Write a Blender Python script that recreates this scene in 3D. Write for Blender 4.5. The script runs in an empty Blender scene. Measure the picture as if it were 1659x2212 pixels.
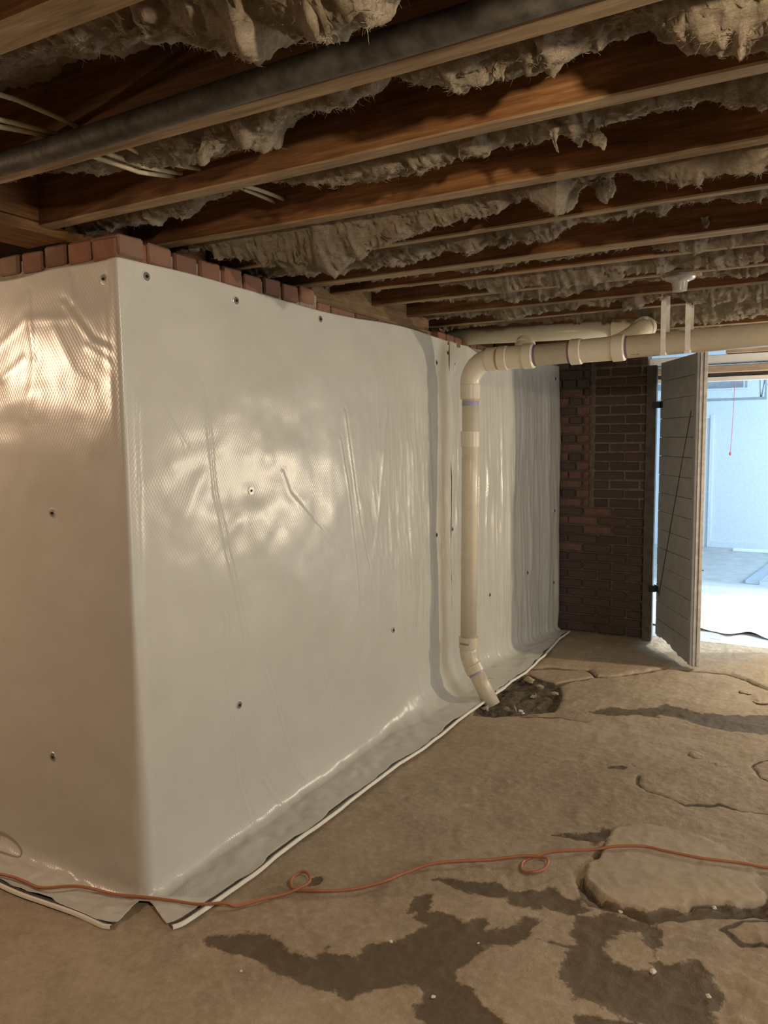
import bpy, math, random
import numpy as np
from mathutils import Vector, Matrix

# ------------------------------------------------------------ camera, world, lights, exposure
S = bpy.context.scene
COL = S.collection
CAM = np.array([1.772, -1.615, 1.45])
YAW, PITCH, ROLL, FPX = math.radians(28.97), math.radians(5.5), math.radians(-0.70), 1640.0
_f = np.array([-math.sin(YAW)*math.cos(PITCH), math.cos(YAW)*math.cos(PITCH), -math.sin(PITCH)])
_r = np.array([math.cos(YAW), math.sin(YAW), 0.0]); _u = np.cross(_r, _f)
_r2 = math.cos(ROLL)*_r + math.sin(ROLL)*_u; _u2 = -math.sin(ROLL)*_r + math.cos(ROLL)*_u
cd = bpy.data.cameras.new('camera'); cam = bpy.data.objects.new('camera', cd); COL.objects.link(cam)
cd.sensor_fit = 'HORIZONTAL'; cd.sensor_width = 36.0; cd.lens = 36.0*FPX/1659.0; cd.clip_start = 0.02
cam.matrix_world = Matrix(((_r2[0], _u2[0], -_f[0], CAM[0]), (_r2[1], _u2[1], -_f[1], CAM[1]), (_r2[2], _u2[2], -_f[2], CAM[2]), (0, 0, 0, 1)))
S.camera = cam

w = bpy.data.worlds.new('world'); S.world = w; w.use_nodes = True
w.node_tree.nodes['Background'].inputs[0].default_value = (0.60, 0.78, 1.0, 1)
w.node_tree.nodes['Background'].inputs[1].default_value = 0.3

def point_light(name, loc, power, color, radius):
    l = bpy.data.lights.new(name, 'POINT'); l.energy = power; l.color = color; l.shadow_soft_size = radius
    o = bpy.data.objects.new(name, l); o.location = loc; COL.objects.link(o); return o
def area_light(name, loc, target, sx, sy, power, color):
    l = bpy.data.lights.new(name, 'AREA'); l.shape = 'RECTANGLE'; l.size = sx; l.size_y = sy; l.energy = power; l.color = color
    o = bpy.data.objects.new(name, l); o.location = loc; COL.objects.link(o)
    o.rotation_euler = (Vector(target)-Vector(loc)).to_track_quat('-Z', 'Y').to_euler(); return o
point_light('bulb_left_bay', (-1.75, -1.05, 1.80), 20, (1.0, 0.70, 0.47), 0.04)
point_light('bulb_right_bay', (2.45, 3.55, 1.02), 32, (1.0, 0.85, 0.61), 0.04)
point_light('bulb_behind', (2.35, -1.0, 1.965), 31, (1.0, 0.80, 0.55), 0.035)
area_light('daylight_next_room', (4.6, 6.3, 1.9), (0.6, 6.9, 0.6), 2.2, 1.6, 95, (0.52, 0.77, 1.0))
sl = bpy.data.lights.new('added_spot_next_room', 'SPOT'); sl.energy = 420; sl.color = (0.86, 0.96, 1.0); sl.spot_size = math.radians(38); sl.spot_blend = 0.35; sl.shadow_soft_size = 0.12  # added spot, brightens the floor sheet beyond the doorway
so = bpy.data.objects.new('added_spot_next_room', sl); COL.objects.link(so); so.location = (4.7, 5.4, 2.3); so.rotation_euler = (Vector((1.25, 5.05, 0))-Vector(so.location)).to_track_quat('-Z', 'Y').to_euler()
area_light('area_right_side', (4.8, 1.2, 1.2), (0.3, 1.4, 1.0), 1.6, 1.0, 17, (0.95, 0.97, 0.95))  # broad neutral area light on the right, no opening modelled there
S.view_settings.view_transform = 'Standard'; S.view_settings.look = 'None'
S.view_settings.gamma = 1.0; S.view_settings.use_curve_mapping = False
S.view_settings.exposure = 1.55
S.cycles.max_bounces = 8; S.cycles.diffuse_bounces = 5; S.cycles.caustics_reflective = False; S.cycles.caustics_refractive = False

random.seed(7); rng = np.random.default_rng(7)

# ------------------------------------------------------------ helpers
def _h(ix, iy, iz, seed):
    n = (ix.astype(np.int64)*374761393 + iy.astype(np.int64)*668265263 + iz.astype(np.int64)*2147483647 + seed*1274126177) & 0xffffffff
    n = ((n ^ (n >> 13))*1274126177) & 0xffffffff
    n = ((n ^ (n >> 16))*2246822519) & 0xffffffff
    return ((n ^ (n >> 15)) & 0xffff)/65535.0
def vn(x, y, z=0.0, seed=0):
    """value noise, -1..1"""
    x, y, z = np.broadcast_arrays(np.asarray(x, float), np.asarray(y, float), np.asarray(z, float))
    ix, iy, iz = np.floor(x), np.floor(y), np.floor(z)
    fx, fy, fz = x-ix, y-iy, z-iz
    fx = fx*fx*fx*(fx*(fx*6-15)+10); fy = fy*fy*fy*(fy*(fy*6-15)+10); fz = fz*fz*(3-2*fz)
    r = 0
    for a in (0, 1):
        for b in (0, 1):
            for c in (0, 1):
                wgt = (fx if a else 1-fx)*(fy if b else 1-fy)*(fz if c else 1-fz)
                r = r + wgt*_h(ix+a, iy+b, iz+c, seed)
    return r*2-1
def fbm(x, y, z=0.0, seed=0, o=4, g=0.5):
    r = 0; a = 1.0; t = 0
    for i in range(o):
        r = r + a*vn(np.asarray(x)*2**i, np.asarray(y)*2**i, np.asarray(z)*2**i, seed+i*17); t += a; a *= g
    return r/t
def ridge(x, y, z=0.0, seed=0, o=3):
    r = 0; a = 1.0; t = 0
    for i in range(o):
        r = r + a*(1-np.abs(vn(np.asarray(x)*2**i, np.asarray(y)*2**i, np.asarray(z)*2**i, seed+i*13))*2); t += a; a *= 0.5
    return r/t
def sst(a, b, x):
    t = np.clip((np.asarray(x, float)-a)/(b-a), 0, 1); return t*t*(3-2*t)

def link(name, me, m=None, parent=None, loc=None, rot=None, smooth=False):
    o = bpy.data.objects.new(name, me); COL.objects.link(o)
    if m is not None and len(me.materials) == 0: me.materials.append(m)
    if parent is not None: o.parent = parent
    if loc is not None: o.location = loc
    if rot is not None: o.rotation_euler = rot
    if smooth: me.shade_smooth()
    return o
def pyd(name, v, f, m=None, parent=None, smooth=False, **k):
    me = bpy.data.meshes.new(name); me.from_pydata([tuple(map(float, p)) for p in v], [], [tuple(q) for q in f]); me.update()
    return link(name, me, m, parent, smooth=smooth, **k)
def grid_mesh(name, P, m=None, parent=None, uv=None, mask=None, smooth=True, attrs=None):
    """P: (n, m, 3) array of points -> quad grid, fast path"""
    n, mm = P.shape[:2]
    idx = np.arange(n*mm).reshape(n, mm)
    q = np.stack([idx[:-1, :-1], idx[1:, :-1], idx[1:, 1:], idx[:-1, 1:]], -1).reshape(-1, 4)
    if mask is not None: q = q[mask.reshape(-1)]
    me = bpy.data.meshes.new(name)
    me.vertices.add(n*mm); me.vertices.foreach_set('co', P.reshape(-1).astype(np.float32))
    me.loops.add(q.size); me.loops.foreach_set('vertex_index', q.reshape(-1).astype(np.int32))
    me.polygons.add(len(q)); me.polygons.foreach_set('loop_start', np.arange(0, q.size, 4, dtype=np.int32))
    me.update(calc_edges=True)
    if uv is not None:
        l = me.uv_layers.new(name='UVMap'); l.data.foreach_set('uv', uv.reshape(-1, 2)[q.reshape(-1)].reshape(-1).astype(np.float32))
    for k, a in (attrs or {}).items():
        t = me.attributes.new(k, 'FLOAT', 'POINT'); t.data.foreach_set('value', a.reshape(-1).astype(np.float32))
    return link(name, me, m, parent, smooth=smooth)
def empty(name, label, cat, group=None, loc=(0, 0, 0)):
    o = bpy.data.objects.new(name, None); COL.objects.link(o); o.location = loc; o.empty_display_size = 0.1
    return tag(o, label, cat, group)
def tag(o, label, cat=None, group=None):
    o['label'] = label
    if cat: o['category'] = cat
    if group: o['group'] = group
    return o
def structure(o, label=None):
    o['kind'] = 'structure'
    if label: o['label'] = label
    return o
def box_v(x0, x1, y0, y1, z0, z1):
    v = [(x0, y0, z0), (x1, y0, z0), (x1, y1, z0), (x0, y1, z0), (x0, y0, z1), (x1, y0, z1), (x1, y1, z1), (x0, y1, z1)]
    f = [(3, 2, 1, 0), (4, 5, 6, 7), (0, 1, 5, 4), (1, 2, 6, 5), (2, 3, 7, 6), (3, 0, 4, 7)]
    return v, f
def box(name, x0, x1, y0, y1, z0, z1, m, parent=None, bevel=0.0, **k):
    v, f = box_v(x0, x1, y0, y1, z0, z1)
    o = pyd(name, v, f, m, parent, **k)
    if bevel:
        b = o.modifiers.new('bevel', 'BEVEL'); b.width = bevel; b.segments = 2
    return o
def tube_pts(path, rad, n=12, caps=True):
    """path: list of 3-vectors, rad: float or list -> verts, faces"""
    P = [np.array(p, float) for p in path]; k = len(P)
    R = rad if hasattr(rad, '__len__') else [rad]*k
    T = []
    for i in range(k):
        a = P[max(0, i-1)]; b = P[min(k-1, i+1)]; d = b-a
        L = np.linalg.norm(d); T.append(d/L if L > 1e-9 else (T[-1] if T else np.array([1., 0, 0])))
    up = np.array([0, 0, 1.0]) if abs(T[0][2]) < 0.9 else np.array([0, 1.0, 0])
    N = np.cross(T[0], up); N /= np.linalg.norm(N); v = []; f = []
    for i in range(k):
        N = N - T[i]*(N@T[i]); N /= max(1e-9, np.linalg.norm(N)); B = np.cross(T[i], N)
        for j in range(n):
            a = 2*math.pi*j/n; v.append(P[i]+R[i]*(math.cos(a)*N+math.sin(a)*B))
    for i in range(k-1):
        for j in range(n):
            f.append((i*n+j, i*n+(j+1) % n, (i+1)*n+(j+1) % n, (i+1)*n+j))
    if caps:
        f.append(tuple(range(n-1, -1, -1))); f.append(tuple((k-1)*n+j for j in range(n)))
    return v, f
def tube(name, path, rad, m, parent=None, n=16, caps=True, smooth=True):
    v, f = tube_pts(path, rad, n, caps); o = pyd(name, v, f, m, parent)
    if smooth:
        me = o.data
        for p in me.polygons: p.use_smooth = len(p.vertices) == 4
        me.update()
    return o
def lathe_along(name, a, b, prof, m, parent=None, n=32):
    """solid of revolution from a towards b; prof: list of (distance, radius)"""
    a = np.array(a, float); b = np.array(b, float); d = (b-a)/np.linalg.norm(b-a)
    up = np.array([0, 0, 1.0]) if abs(d[2]) < 0.9 else np.array([0, 1.0, 0])
    N = np.cross(d, up); N /= np.linalg.norm(N); B = np.cross(d, N); v = []; f = []
    for t, r in prof:
        for j in range(n):
            q = 2*math.pi*j/n; v.append(a+d*t+r*(math.cos(q)*N+math.sin(q)*B))
    k = len(prof)
    for i in range(k-1):
        for j in range(n):
            f.append((i*n+j, i*n+(j+1) % n, (i+1)*n+(j+1) % n, (i+1)*n+j))
    f.append(tuple(range(n-1, -1, -1))); f.append(tuple((k-1)*n+j for j in range(n)))
    o = pyd(name, v, f, m, parent)
    for p in o.data.polygons:
        p.use_smooth = len(p.vertices) == 4
    try: o.data.set_sharp_from_angle(angle=math.radians(35))
    except Exception: pass
    return o

# ------------------------------------------------------------ materials
class MT:
    def __init__(s, name):
        s.m = bpy.data.materials.new(name); s.m.use_nodes = True; s.t = s.m.node_tree; s.n = s.t.nodes
        s.b = s.n['Principled BSDF']; s.out = s.n['Material Output']
        s.b.inputs['Specular IOR Level'].default_value = 0.4
    def new(s, t, **k):
        q = s.n.new(t)
        for a, b in k.items(): setattr(q, a, b)
        return q
    def l(s, a, b): s.t.links.new(a, b)
    def coord(s, scale=(1, 1, 1), kind='Object', rot=(0, 0, 0)):
        if kind == 'Pos':
            c = s.new('ShaderNodeNewGeometry').outputs['Position']
        else:
            c = s.new('ShaderNodeTexCoord').outputs[kind]
        mp = s.new('ShaderNodeMapping'); mp.inputs['Scale'].default_value = scale; mp.inputs['Rotation'].default_value = rot
        s.l(c, mp.inputs[0]); return mp.outputs[0]
    def noise(s, co, scale, detail=4, rough=0.55, dist=0.0):
        q = s.new('ShaderNodeTexNoise'); q.inputs['Scale'].default_value = scale; q.inputs['Detail'].default_value = detail
        q.inputs['Roughness'].default_value = rough; q.inputs['Distortion'].default_value = dist; s.l(co, q.inputs['Vector']); return q.outputs[0]
    def ramp(s, fac, stops):
        q = s.new('ShaderNodeValToRGB'); e = q.color_ramp.elements
        for i, (p, c) in enumerate(stops):
            if i < 2: el = e[i]; el.position = p
            else: el = e.new(p)
            el.color = (c[0], c[1], c[2], 1) if hasattr(c, '__len__') else (c, c, c, 1)
        s.l(fac, q.inputs[0]); return q.outputs[0]
    def mix(s, fac, a, b, mode='MIX'):
        q = s.new('ShaderNodeMix', data_type='RGBA', blend_type=mode)
        for sock, v in ((q.inputs[0], fac), (q.inputs[6], a), (q.inputs[7], b)):
            if hasattr(v, 'links') or hasattr(v, 'is_linked'): s.l(v, sock)
            elif hasattr(v, '__len__'): sock.default_value = (v[0], v[1], v[2], 1)
            else: sock.default_value = v
        return q.outputs[2]
    def math(s, op, a, b=0.0):
        q = s.new('ShaderNodeMath', operation=op)
        for sock, v in ((q.inputs[0], a), (q.inputs[1], b)):
            if hasattr(v, 'is_linked'): s.l(v, sock)
            else: sock.default_value = v
        return q.outputs[0]
    def bump(s, h, strength, dist=0.01, prev=None):
        q = s.new('ShaderNodeBump'); q.inputs['Strength'].default_value = strength; q.inputs['Distance'].default_value = dist
        s.l(h, q.inputs['Height'])
        if prev is not None: s.l(prev, q.inputs['Normal'])
        s.l(q.outputs[0], s.b.inputs['Normal']); return q.outputs[0]
    def col(s, c):
        if hasattr(c, 'is_linked'): s.l(c, s.b.inputs['Base Color'])
        else: s.b.inputs['Base Color'].default_value = (c[0], c[1], c[2], 1)
    def rough(s, r):
        if hasattr(r, 'is_linked'): s.l(r, s.b.inputs['Roughness'])
        else: s.b.inputs['Roughness'].default_value = r

def m_plain(name, c, rough=0.6, metal=0.0, var=0.12, scale=30, bump=0.0):
    q = MT(name); co = q.coord()
    n = q.noise(co, scale, 5)
    q.col(q.mix(q.ramp(n, [(0.3, 0), (0.7, 1)]), tuple(x*(1-var) for x in c), tuple(min(1, x*(1+var)) for x in c)))
    q.rough(rough); q.b.inputs['Metallic'].default_value = metal
    if bump: q.bump(n, bump, 0.004)
    return q.m

def m_wood(name, dark, mid, light, axis='x', bump=0.35, stain=0.5):
    q = MT(name); sc = {'x': (1.2, 16, 16), 'y': (16, 1.2, 16), 'z': (16, 16, 1.2)}[axis]
    co = q.coord(sc); oi = q.new('ShaderNodeObjectInfo')
    ad = q.new('ShaderNodeVectorMath', operation='ADD'); q.l(co, ad.inputs[0])
    cb = q.new('ShaderNodeCombineXYZ'); r = q.math('MULTIPLY', oi.outputs['Random'], 37.0); q.l(r, cb.inputs[0]); q.l(r, cb.inputs[1]); q.l(cb.outputs[0], ad.inputs[1])
    g = q.noise(ad.outputs[0], 3.2, 7, 0.62, 0.5)
    g2 = q.noise(ad.outputs[0], 14, 3, 0.5)
    c = q.ramp(g, [(0.30, dark), (0.5, mid), (0.72, light)])
    c = q.mix(q.ramp(g2, [(0.35, 0.0), (0.75, 0.55)]), c, dark)
    big = q.noise(q.coord((2.0, 2.0, 2.0)), 1.4, 4, 0.6)
    c = q.mix(q.ramp(big, [(0.42, 0.0), (0.66, stain)]), c, tuple(x*0.42 for x in dark))
    q.col(c); q.rough(0.78); q.b.inputs['Specular IOR Level'].default_value = 0.2
    q.bump(g, bump, 0.004); return q.m

M = {}
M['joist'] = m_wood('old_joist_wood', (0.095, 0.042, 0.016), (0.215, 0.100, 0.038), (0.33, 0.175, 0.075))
M['joist_edge'] = m_wood('dusty_lit_joist_edge', (0.17, 0.115, 0.062), (0.31, 0.225, 0.135), (0.43, 0.33, 0.21), stain=0.15)  # paler undersides: mostly lit tone put into the colour, some dust
M['beam'] = m_wood('beam_wood', (0.12, 0.055, 0.02), (0.25, 0.125, 0.05), (0.36, 0.20, 0.09), axis='y')
M['sill'] = m_wood('sill_wood', (0.14, 0.085, 0.042), (0.26, 0.17, 0.095), (0.36, 0.25, 0.15), axis='y')
M['deck'] = m_wood('subfloor_wood', (0.03, 0.015, 0.007), (0.06, 0.03, 0.014), (0.09, 0.05, 0.025), axis='y')
M['header'] = m_wood('header_wood', (0.34, 0.26, 0.18), (0.47, 0.37, 0.27), (0.58, 0.48, 0.36), stain=0.1)

def m_sheet():
    q = MT('white_scrim_poly')
    uv = q.new('ShaderNodeUVMap'); 
    def wv(rot, scale, dist=0.6):
        mp = q.new('ShaderNodeMapping'); mp.inputs['Rotation'].default_value = (0, 0, rot); q.l(uv.outputs[0], mp.inputs[0])
        t = q.new('ShaderNodeTexWave'); t.inputs['Scale'].default_value = scale; t.inputs['Distortion'].default_value = dist; t.inputs['Detail'].default_value = 1; t.inputs['Detail Scale'].default_value = 3
        q.l(mp.outputs[0], t.inputs[0]); return t.outputs['Fac']
    a = wv(math.radians(32), 29); b = wv(math.radians(-32), 29)
    wsum = q.math('ADD', a, b)
    n = q.noise(uv.outputs[0], 9, 4, 0.5)
    dirt = q.noise(uv.outputs[0], 2.2, 6, 0.65)
    c = q.mix(q.ramp(dirt, [(0.35, 0.0), (0.75, 1.0)]), (0.61, 0.60, 0.555), (0.54, 0.53, 0.485))
    # dirt smudges of its own near the hem
    sp = q.new('ShaderNodeSeparateXYZ'); q.l(uv.outputs[0], sp.inputs[0])
    low = q.ramp(sp.outputs[1], [(0.0, 0.18), (0.10, 0.0)])
    sm = q.ramp(q.noise(uv.outputs[0], 7, 7, 0.75), [(0.45, 0.0), (0.72, 1.0)])
    c = q.mix(q.math('MULTIPLY', low, sm), c, (0.50, 0.42, 0.33))
    q.col(c)
    q.rough(0.29); q.b.inputs['Specular IOR Level'].default_value = 0.55
    b1 = q.bump(wsum, 0.09, 0.0014)
    q.bump(n, 0.06, 0.006, b1)
    return q.m
M['sheet'] = m_sheet()
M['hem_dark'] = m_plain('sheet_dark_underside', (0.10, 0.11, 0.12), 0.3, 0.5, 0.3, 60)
M['hem'] = m_plain('sheet_hem_white', (0.80, 0.77, 0.70), 0.4, 0, 0.05)
M['washer'] = m_plain('grey_washer', (0.33, 0.34, 0.34), 0.35, 0.7, 0.1)
M['washer_rim'] = m_plain('washer_rim', (0.75, 0.73, 0.68), 0.3, 0.2, 0.05)
M['screw'] = m_plain('dark_screw', (0.02, 0.025, 0.03), 0.4, 0.6)

def m_pvc(name, c, dirt):
    q = MT(name); co = q.coord()
    n = q.noise(co, 5, 6, 0.7); n2 = q.noise(co, 26, 5, 0.7)
    f = q.math('MULTIPLY', q.ramp(n, [(0.45, 0), (0.7, 1)]), q.ramp(n2, [(0.4, 0.1), (0.7, 1)]))
    q.col(q.mix(q.math('MULTIPLY', f, dirt), c, (0.33, 0.25, 0.15))); q.rough(0.34); q.b.inputs['Specular IOR Level'].default_value = 0.5
    return q.m
M['pvc'] = m_pvc('pvc_white', (0.72, 0.655, 0.52), 0.35)
M['pvc_fit'] = m_pvc('pvc_fitting', (0.76, 0.70, 0.565), 0.25)
M['pvc_dirty'] = m_pvc('pvc_dirty', (0.70, 0.63, 0.49), 1.0)
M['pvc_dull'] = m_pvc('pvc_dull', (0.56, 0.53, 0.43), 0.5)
M['primer'] = m_plain('purple_primer', (0.25, 0.17, 0.26), 0.4)
M['primer_blue'] = m_plain('blue_violet_primer', (0.38, 0.35, 0.50), 0.4)
M['print'] = m_plain('grey_print', (0.22, 0.19, 0.16), 0.5)
M['strap'] = m_plain('cream_strap', (0.86, 0.83, 0.76), 0.45)
M['iron'] = m_plain('black_iron', (0.085, 0.078, 0.068), 0.62, 0.35, 0.55, 24, 0.6)
M['porcelain'] = m_plain('dusty_porcelain', (0.36, 0.345, 0.31), 0.3)
M['cable'] = m_plain('aged_cable_sheath', (0.42, 0.37, 0.25), 0.5)
M['cable_white'] = m_plain('white_cable', (0.75, 0.74, 0.68), 0.4)
M['cord'] = m_plain('orange_cord', (0.40, 0.155, 0.075), 0.42, 0, 0.08)

def m_brick():
    q = MT('red_brick'); co = q.coord(); oi = q.new('ShaderNodeObjectInfo')
    n = q.noise(co, 22, 6, 0.65); n2 = q.noise(q.coord(kind='Pos'), 3.5, 5, 0.6)
    base = q.ramp(oi.outputs['Random'], [(0.0, (0.17, 0.095, 0.070)), (0.4, (0.24, 0.125, 0.088)), (0.7, (0.29, 0.135, 0.09)), (1.0, (0.215, 0.15, 0.11))])
    c = q.mix(q.ramp(n, [(0.35, 0.0), (0.75, 0.4)]), base, (0.12, 0.065, 0.05))
    c = q.mix(q.ramp(n2, [(0.55, 0.0), (0.75, 0.55)]), c, (0.33, 0.27, 0.21))
    q.col(c); q.rough(0.9); q.bump(n, 0.6, 0.005); q.b.inputs['Specular IOR Level'].default_value = 0.15; return q.m
M['brick'] = m_brick()
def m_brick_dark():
    q = MT('dark_grey_brick'); co = q.coord(); oi = q.new('ShaderNodeObjectInfo')  # dark greyish tones, varied per brick
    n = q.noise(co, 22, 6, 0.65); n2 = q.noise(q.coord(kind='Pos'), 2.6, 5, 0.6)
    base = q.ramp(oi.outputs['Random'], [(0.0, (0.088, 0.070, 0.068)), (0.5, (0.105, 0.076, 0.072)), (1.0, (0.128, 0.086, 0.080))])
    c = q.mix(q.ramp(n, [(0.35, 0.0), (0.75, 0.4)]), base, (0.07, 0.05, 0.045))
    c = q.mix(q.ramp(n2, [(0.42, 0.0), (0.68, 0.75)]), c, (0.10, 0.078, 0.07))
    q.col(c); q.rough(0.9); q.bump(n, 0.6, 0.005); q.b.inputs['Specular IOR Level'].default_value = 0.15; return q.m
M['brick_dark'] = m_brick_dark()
M['brick_mid'] = m_plain('dull_red_brick', (0.165, 0.096, 0.082), 0.9, 0, 0.2, 25, 0.6)
M['mortar'] = m_plain('old_mortar', (0.27, 0.225, 0.175), 0.95, 0, 0.3, 40, 0.8)
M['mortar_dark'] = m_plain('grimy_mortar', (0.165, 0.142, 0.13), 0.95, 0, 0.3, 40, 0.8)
M['block'] = m_plain('rough_masonry', (0.30, 0.24, 0.18), 0.95, 0, 0.25, 8, 0.6)

def m_floor():
    q = MT('old_concrete'); co = q.coord(kind='Pos')
    big = q.noise(co, 1.1, 6, 0.6); med = q.noise(co, 5.5, 7, 0.68); fin = q.noise(co, 38, 6, 0.7); grit = q.noise(co, 190, 3, 0.6)
    c = q.ramp(big, [(0.30, (0.32, 0.247, 0.168)), (0.50, (0.40, 0.318, 0.225)), (0.72, (0.475, 0.39, 0.285))])
    c = q.mix(q.ramp(med, [(0.38, 0.0), (0.70, 0.6)]), c, (0.24, 0.185, 0.13))
    c = q.mix(q.ramp(fin, [(0.48, 0.0), (0.72, 0.45)]), c, (0.56, 0.475, 0.36))
    c = q.mix(q.ramp(fin, [(0.24, 0.6), (0.40, 0.0)]), c, (0.17, 0.13, 0.095))
    sp2 = q.noise(q.coord((1, 2.2, 1), kind='Pos'), 16, 5, 0.75)
    c = q.mix(q.ramp(sp2, [(0.56, 0.0), (0.74, 0.4)]), c, (0.24, 0.185, 0.13))
    wet = q.new('ShaderNodeAttribute', attribute_name='wet').outputs['Fac']
    wn = q.math('ADD', wet, q.math('MULTIPLY', q.math('SUBTRACT', q.noise(co, 34, 5, 0.7), 0.5), 0.9))
    wf = q.ramp(wn, [(0.44, 0.0), (0.58, 1.0)])
    dark = q.mix(1.0, c, (0.36, 0.335, 0.31), 'MULTIPLY')
    pale = q.ramp(med, [(0.52, 0.0), (0.66, 0.35)])
    dark = q.mix(pale, dark, (0.19, 0.155, 0.115))
    c = q.mix(wf, c, dark)
    dirt = q.new('ShaderNodeAttribute', attribute_name='dirt').outputs['Fac']
    dn = q.ramp(q.math('ADD', dirt, q.math('MULTIPLY', q.math('SUBTRACT', fin, 0.5), 0.6)), [(0.40, 0.0), (0.60, 1.0)])
    soil = q.ramp(fin, [(0.30, (0.05, 0.038, 0.028)), (0.65, (0.17, 0.135, 0.10))])
    c = q.mix(dn, c, soil)
    slab = q.new('ShaderNodeAttribute', attribute_name='slab').outputs['Fac']
    c = q.mix(q.math('MULTIPLY', slab, 0.38), c, (0.53, 0.445, 0.335))
    q.col(c)
    q.rough(q.mix(wf, (0.82, 0.82, 0.82), (0.60, 0.60, 0.60))); q.b.inputs['Specular IOR Level'].default_value = 0.25
    rg = q.new('ShaderNodeAttribute', attribute_name='rough').outputs['Fac']
    hsum = q.math('MULTIPLY', q.math('ADD', q.math('MULTIPLY', fin, 1.0), q.math('MULTIPLY', grit, 0.25)), rg)
    q.bump(hsum, 0.75, 0.008)
    return q.m
M['floor'] = m_floor()
def m_ins():
    q = MT('fiberglass_wool'); co = q.coord(kind='Pos')
    st = q.noise(q.coord((1, 1, 1.8), kind='Pos'), 60, 9, 0.82, 2.2); big = q.noise(co, 3.0, 5, 0.6)
    cl_ = q.noise(co, 22, 6, 0.72, 1.5)
    c = q.ramp(st, [(0.30, (0.46, 0.36, 0.25)), (0.5, (0.76, 0.65, 0.49)), (0.68, (0.92, 0.84, 0.69))])
    c = q.mix(q.ramp(big, [(0.50, 0.0), (0.70, 0.55)]), c, (0.70, 0.50, 0.42))
    c = q.mix(q.ramp(cl_, [(0.48, 0.0), (0.72, 0.55)]), c, (0.30, 0.22, 0.15))
    q.col(c); q.rough(1.0); q.b.inputs['Specular IOR Level'].default_value = 0.05
    strand = q.noise(q.coord((0.45, 1.2, 1.3), kind='Pos', rot=(0.3, 0.5, 0.2)), 70, 8, 0.8, 3.0)
    b1 = q.bump(cl_, 1.0, 0.035); b2 = q.bump(strand, 0.8, 0.02, b1); q.bump(st, 1.0, 0.02, b2)
    tr = q.new('ShaderNodeBsdfTranslucent'); q.l(c, tr.inputs[0])
    mx = q.new('ShaderNodeMixShader'); mx.inputs[0].default_value = 0.22
    q.l(q.b.outputs[0], mx.inputs[1]); q.l(tr.outputs[0], mx.inputs[2]); q.l(mx.outputs[0], q.out.inputs[0])
    return q.m
M['ins'] = m_ins()
M['door'] = m_plain('painted_door_planks', (0.36, 0.355, 0.355), 0.6, 0, 0.12, 14, 0.3)
M['door_edge'] = m_plain('worn_door_edge', (0.46, 0.43, 0.39), 0.65, 0, 0.2, 30, 0.4)
M['crack'] = m_plain('dark_wire', (0.06, 0.05, 0.05), 0.7)
M['hinge'] = m_plain('black_hinge', (0.03, 0.03, 0.03), 0.6, 0.3)
M['jamb'] = m_plain('dark_jamb', (0.10, 0.09, 0.085), 0.8, 0, 0.3, 20, 0.4)
M['white_paint'] = m_plain('white_paint', (0.72, 0.74, 0.76), 0.5, 0, 0.05)
M['next_floor'] = m_plain('pale_concrete', (0.50, 0.50, 0.49), 0.6, 0, 0.15, 6, 0.2)
M['white_poly'] = m_plain('white_floor_sheet', (0.88, 0.89, 0.86), 0.35, 0, 0.03)
M['steel'] = m_plain('galvanised_steel', (0.52, 0.55, 0.60), 0.3, 0.6, 0.1)
M['red'] = m_plain('red_cord', (0.75, 0.12, 0.14), 0.5)
M['stone'] = m_plain('concrete_chip', (0.36, 0.29, 0.21), 0.9, 0, 0.25, 40, 0.6)
M['pale_chip'] = m_plain('pale_chip', (0.70, 0.64, 0.54), 0.8)
M['woodchip'] = m_plain('wood_splinter', (0.40, 0.31, 0.20), 0.8)

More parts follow.
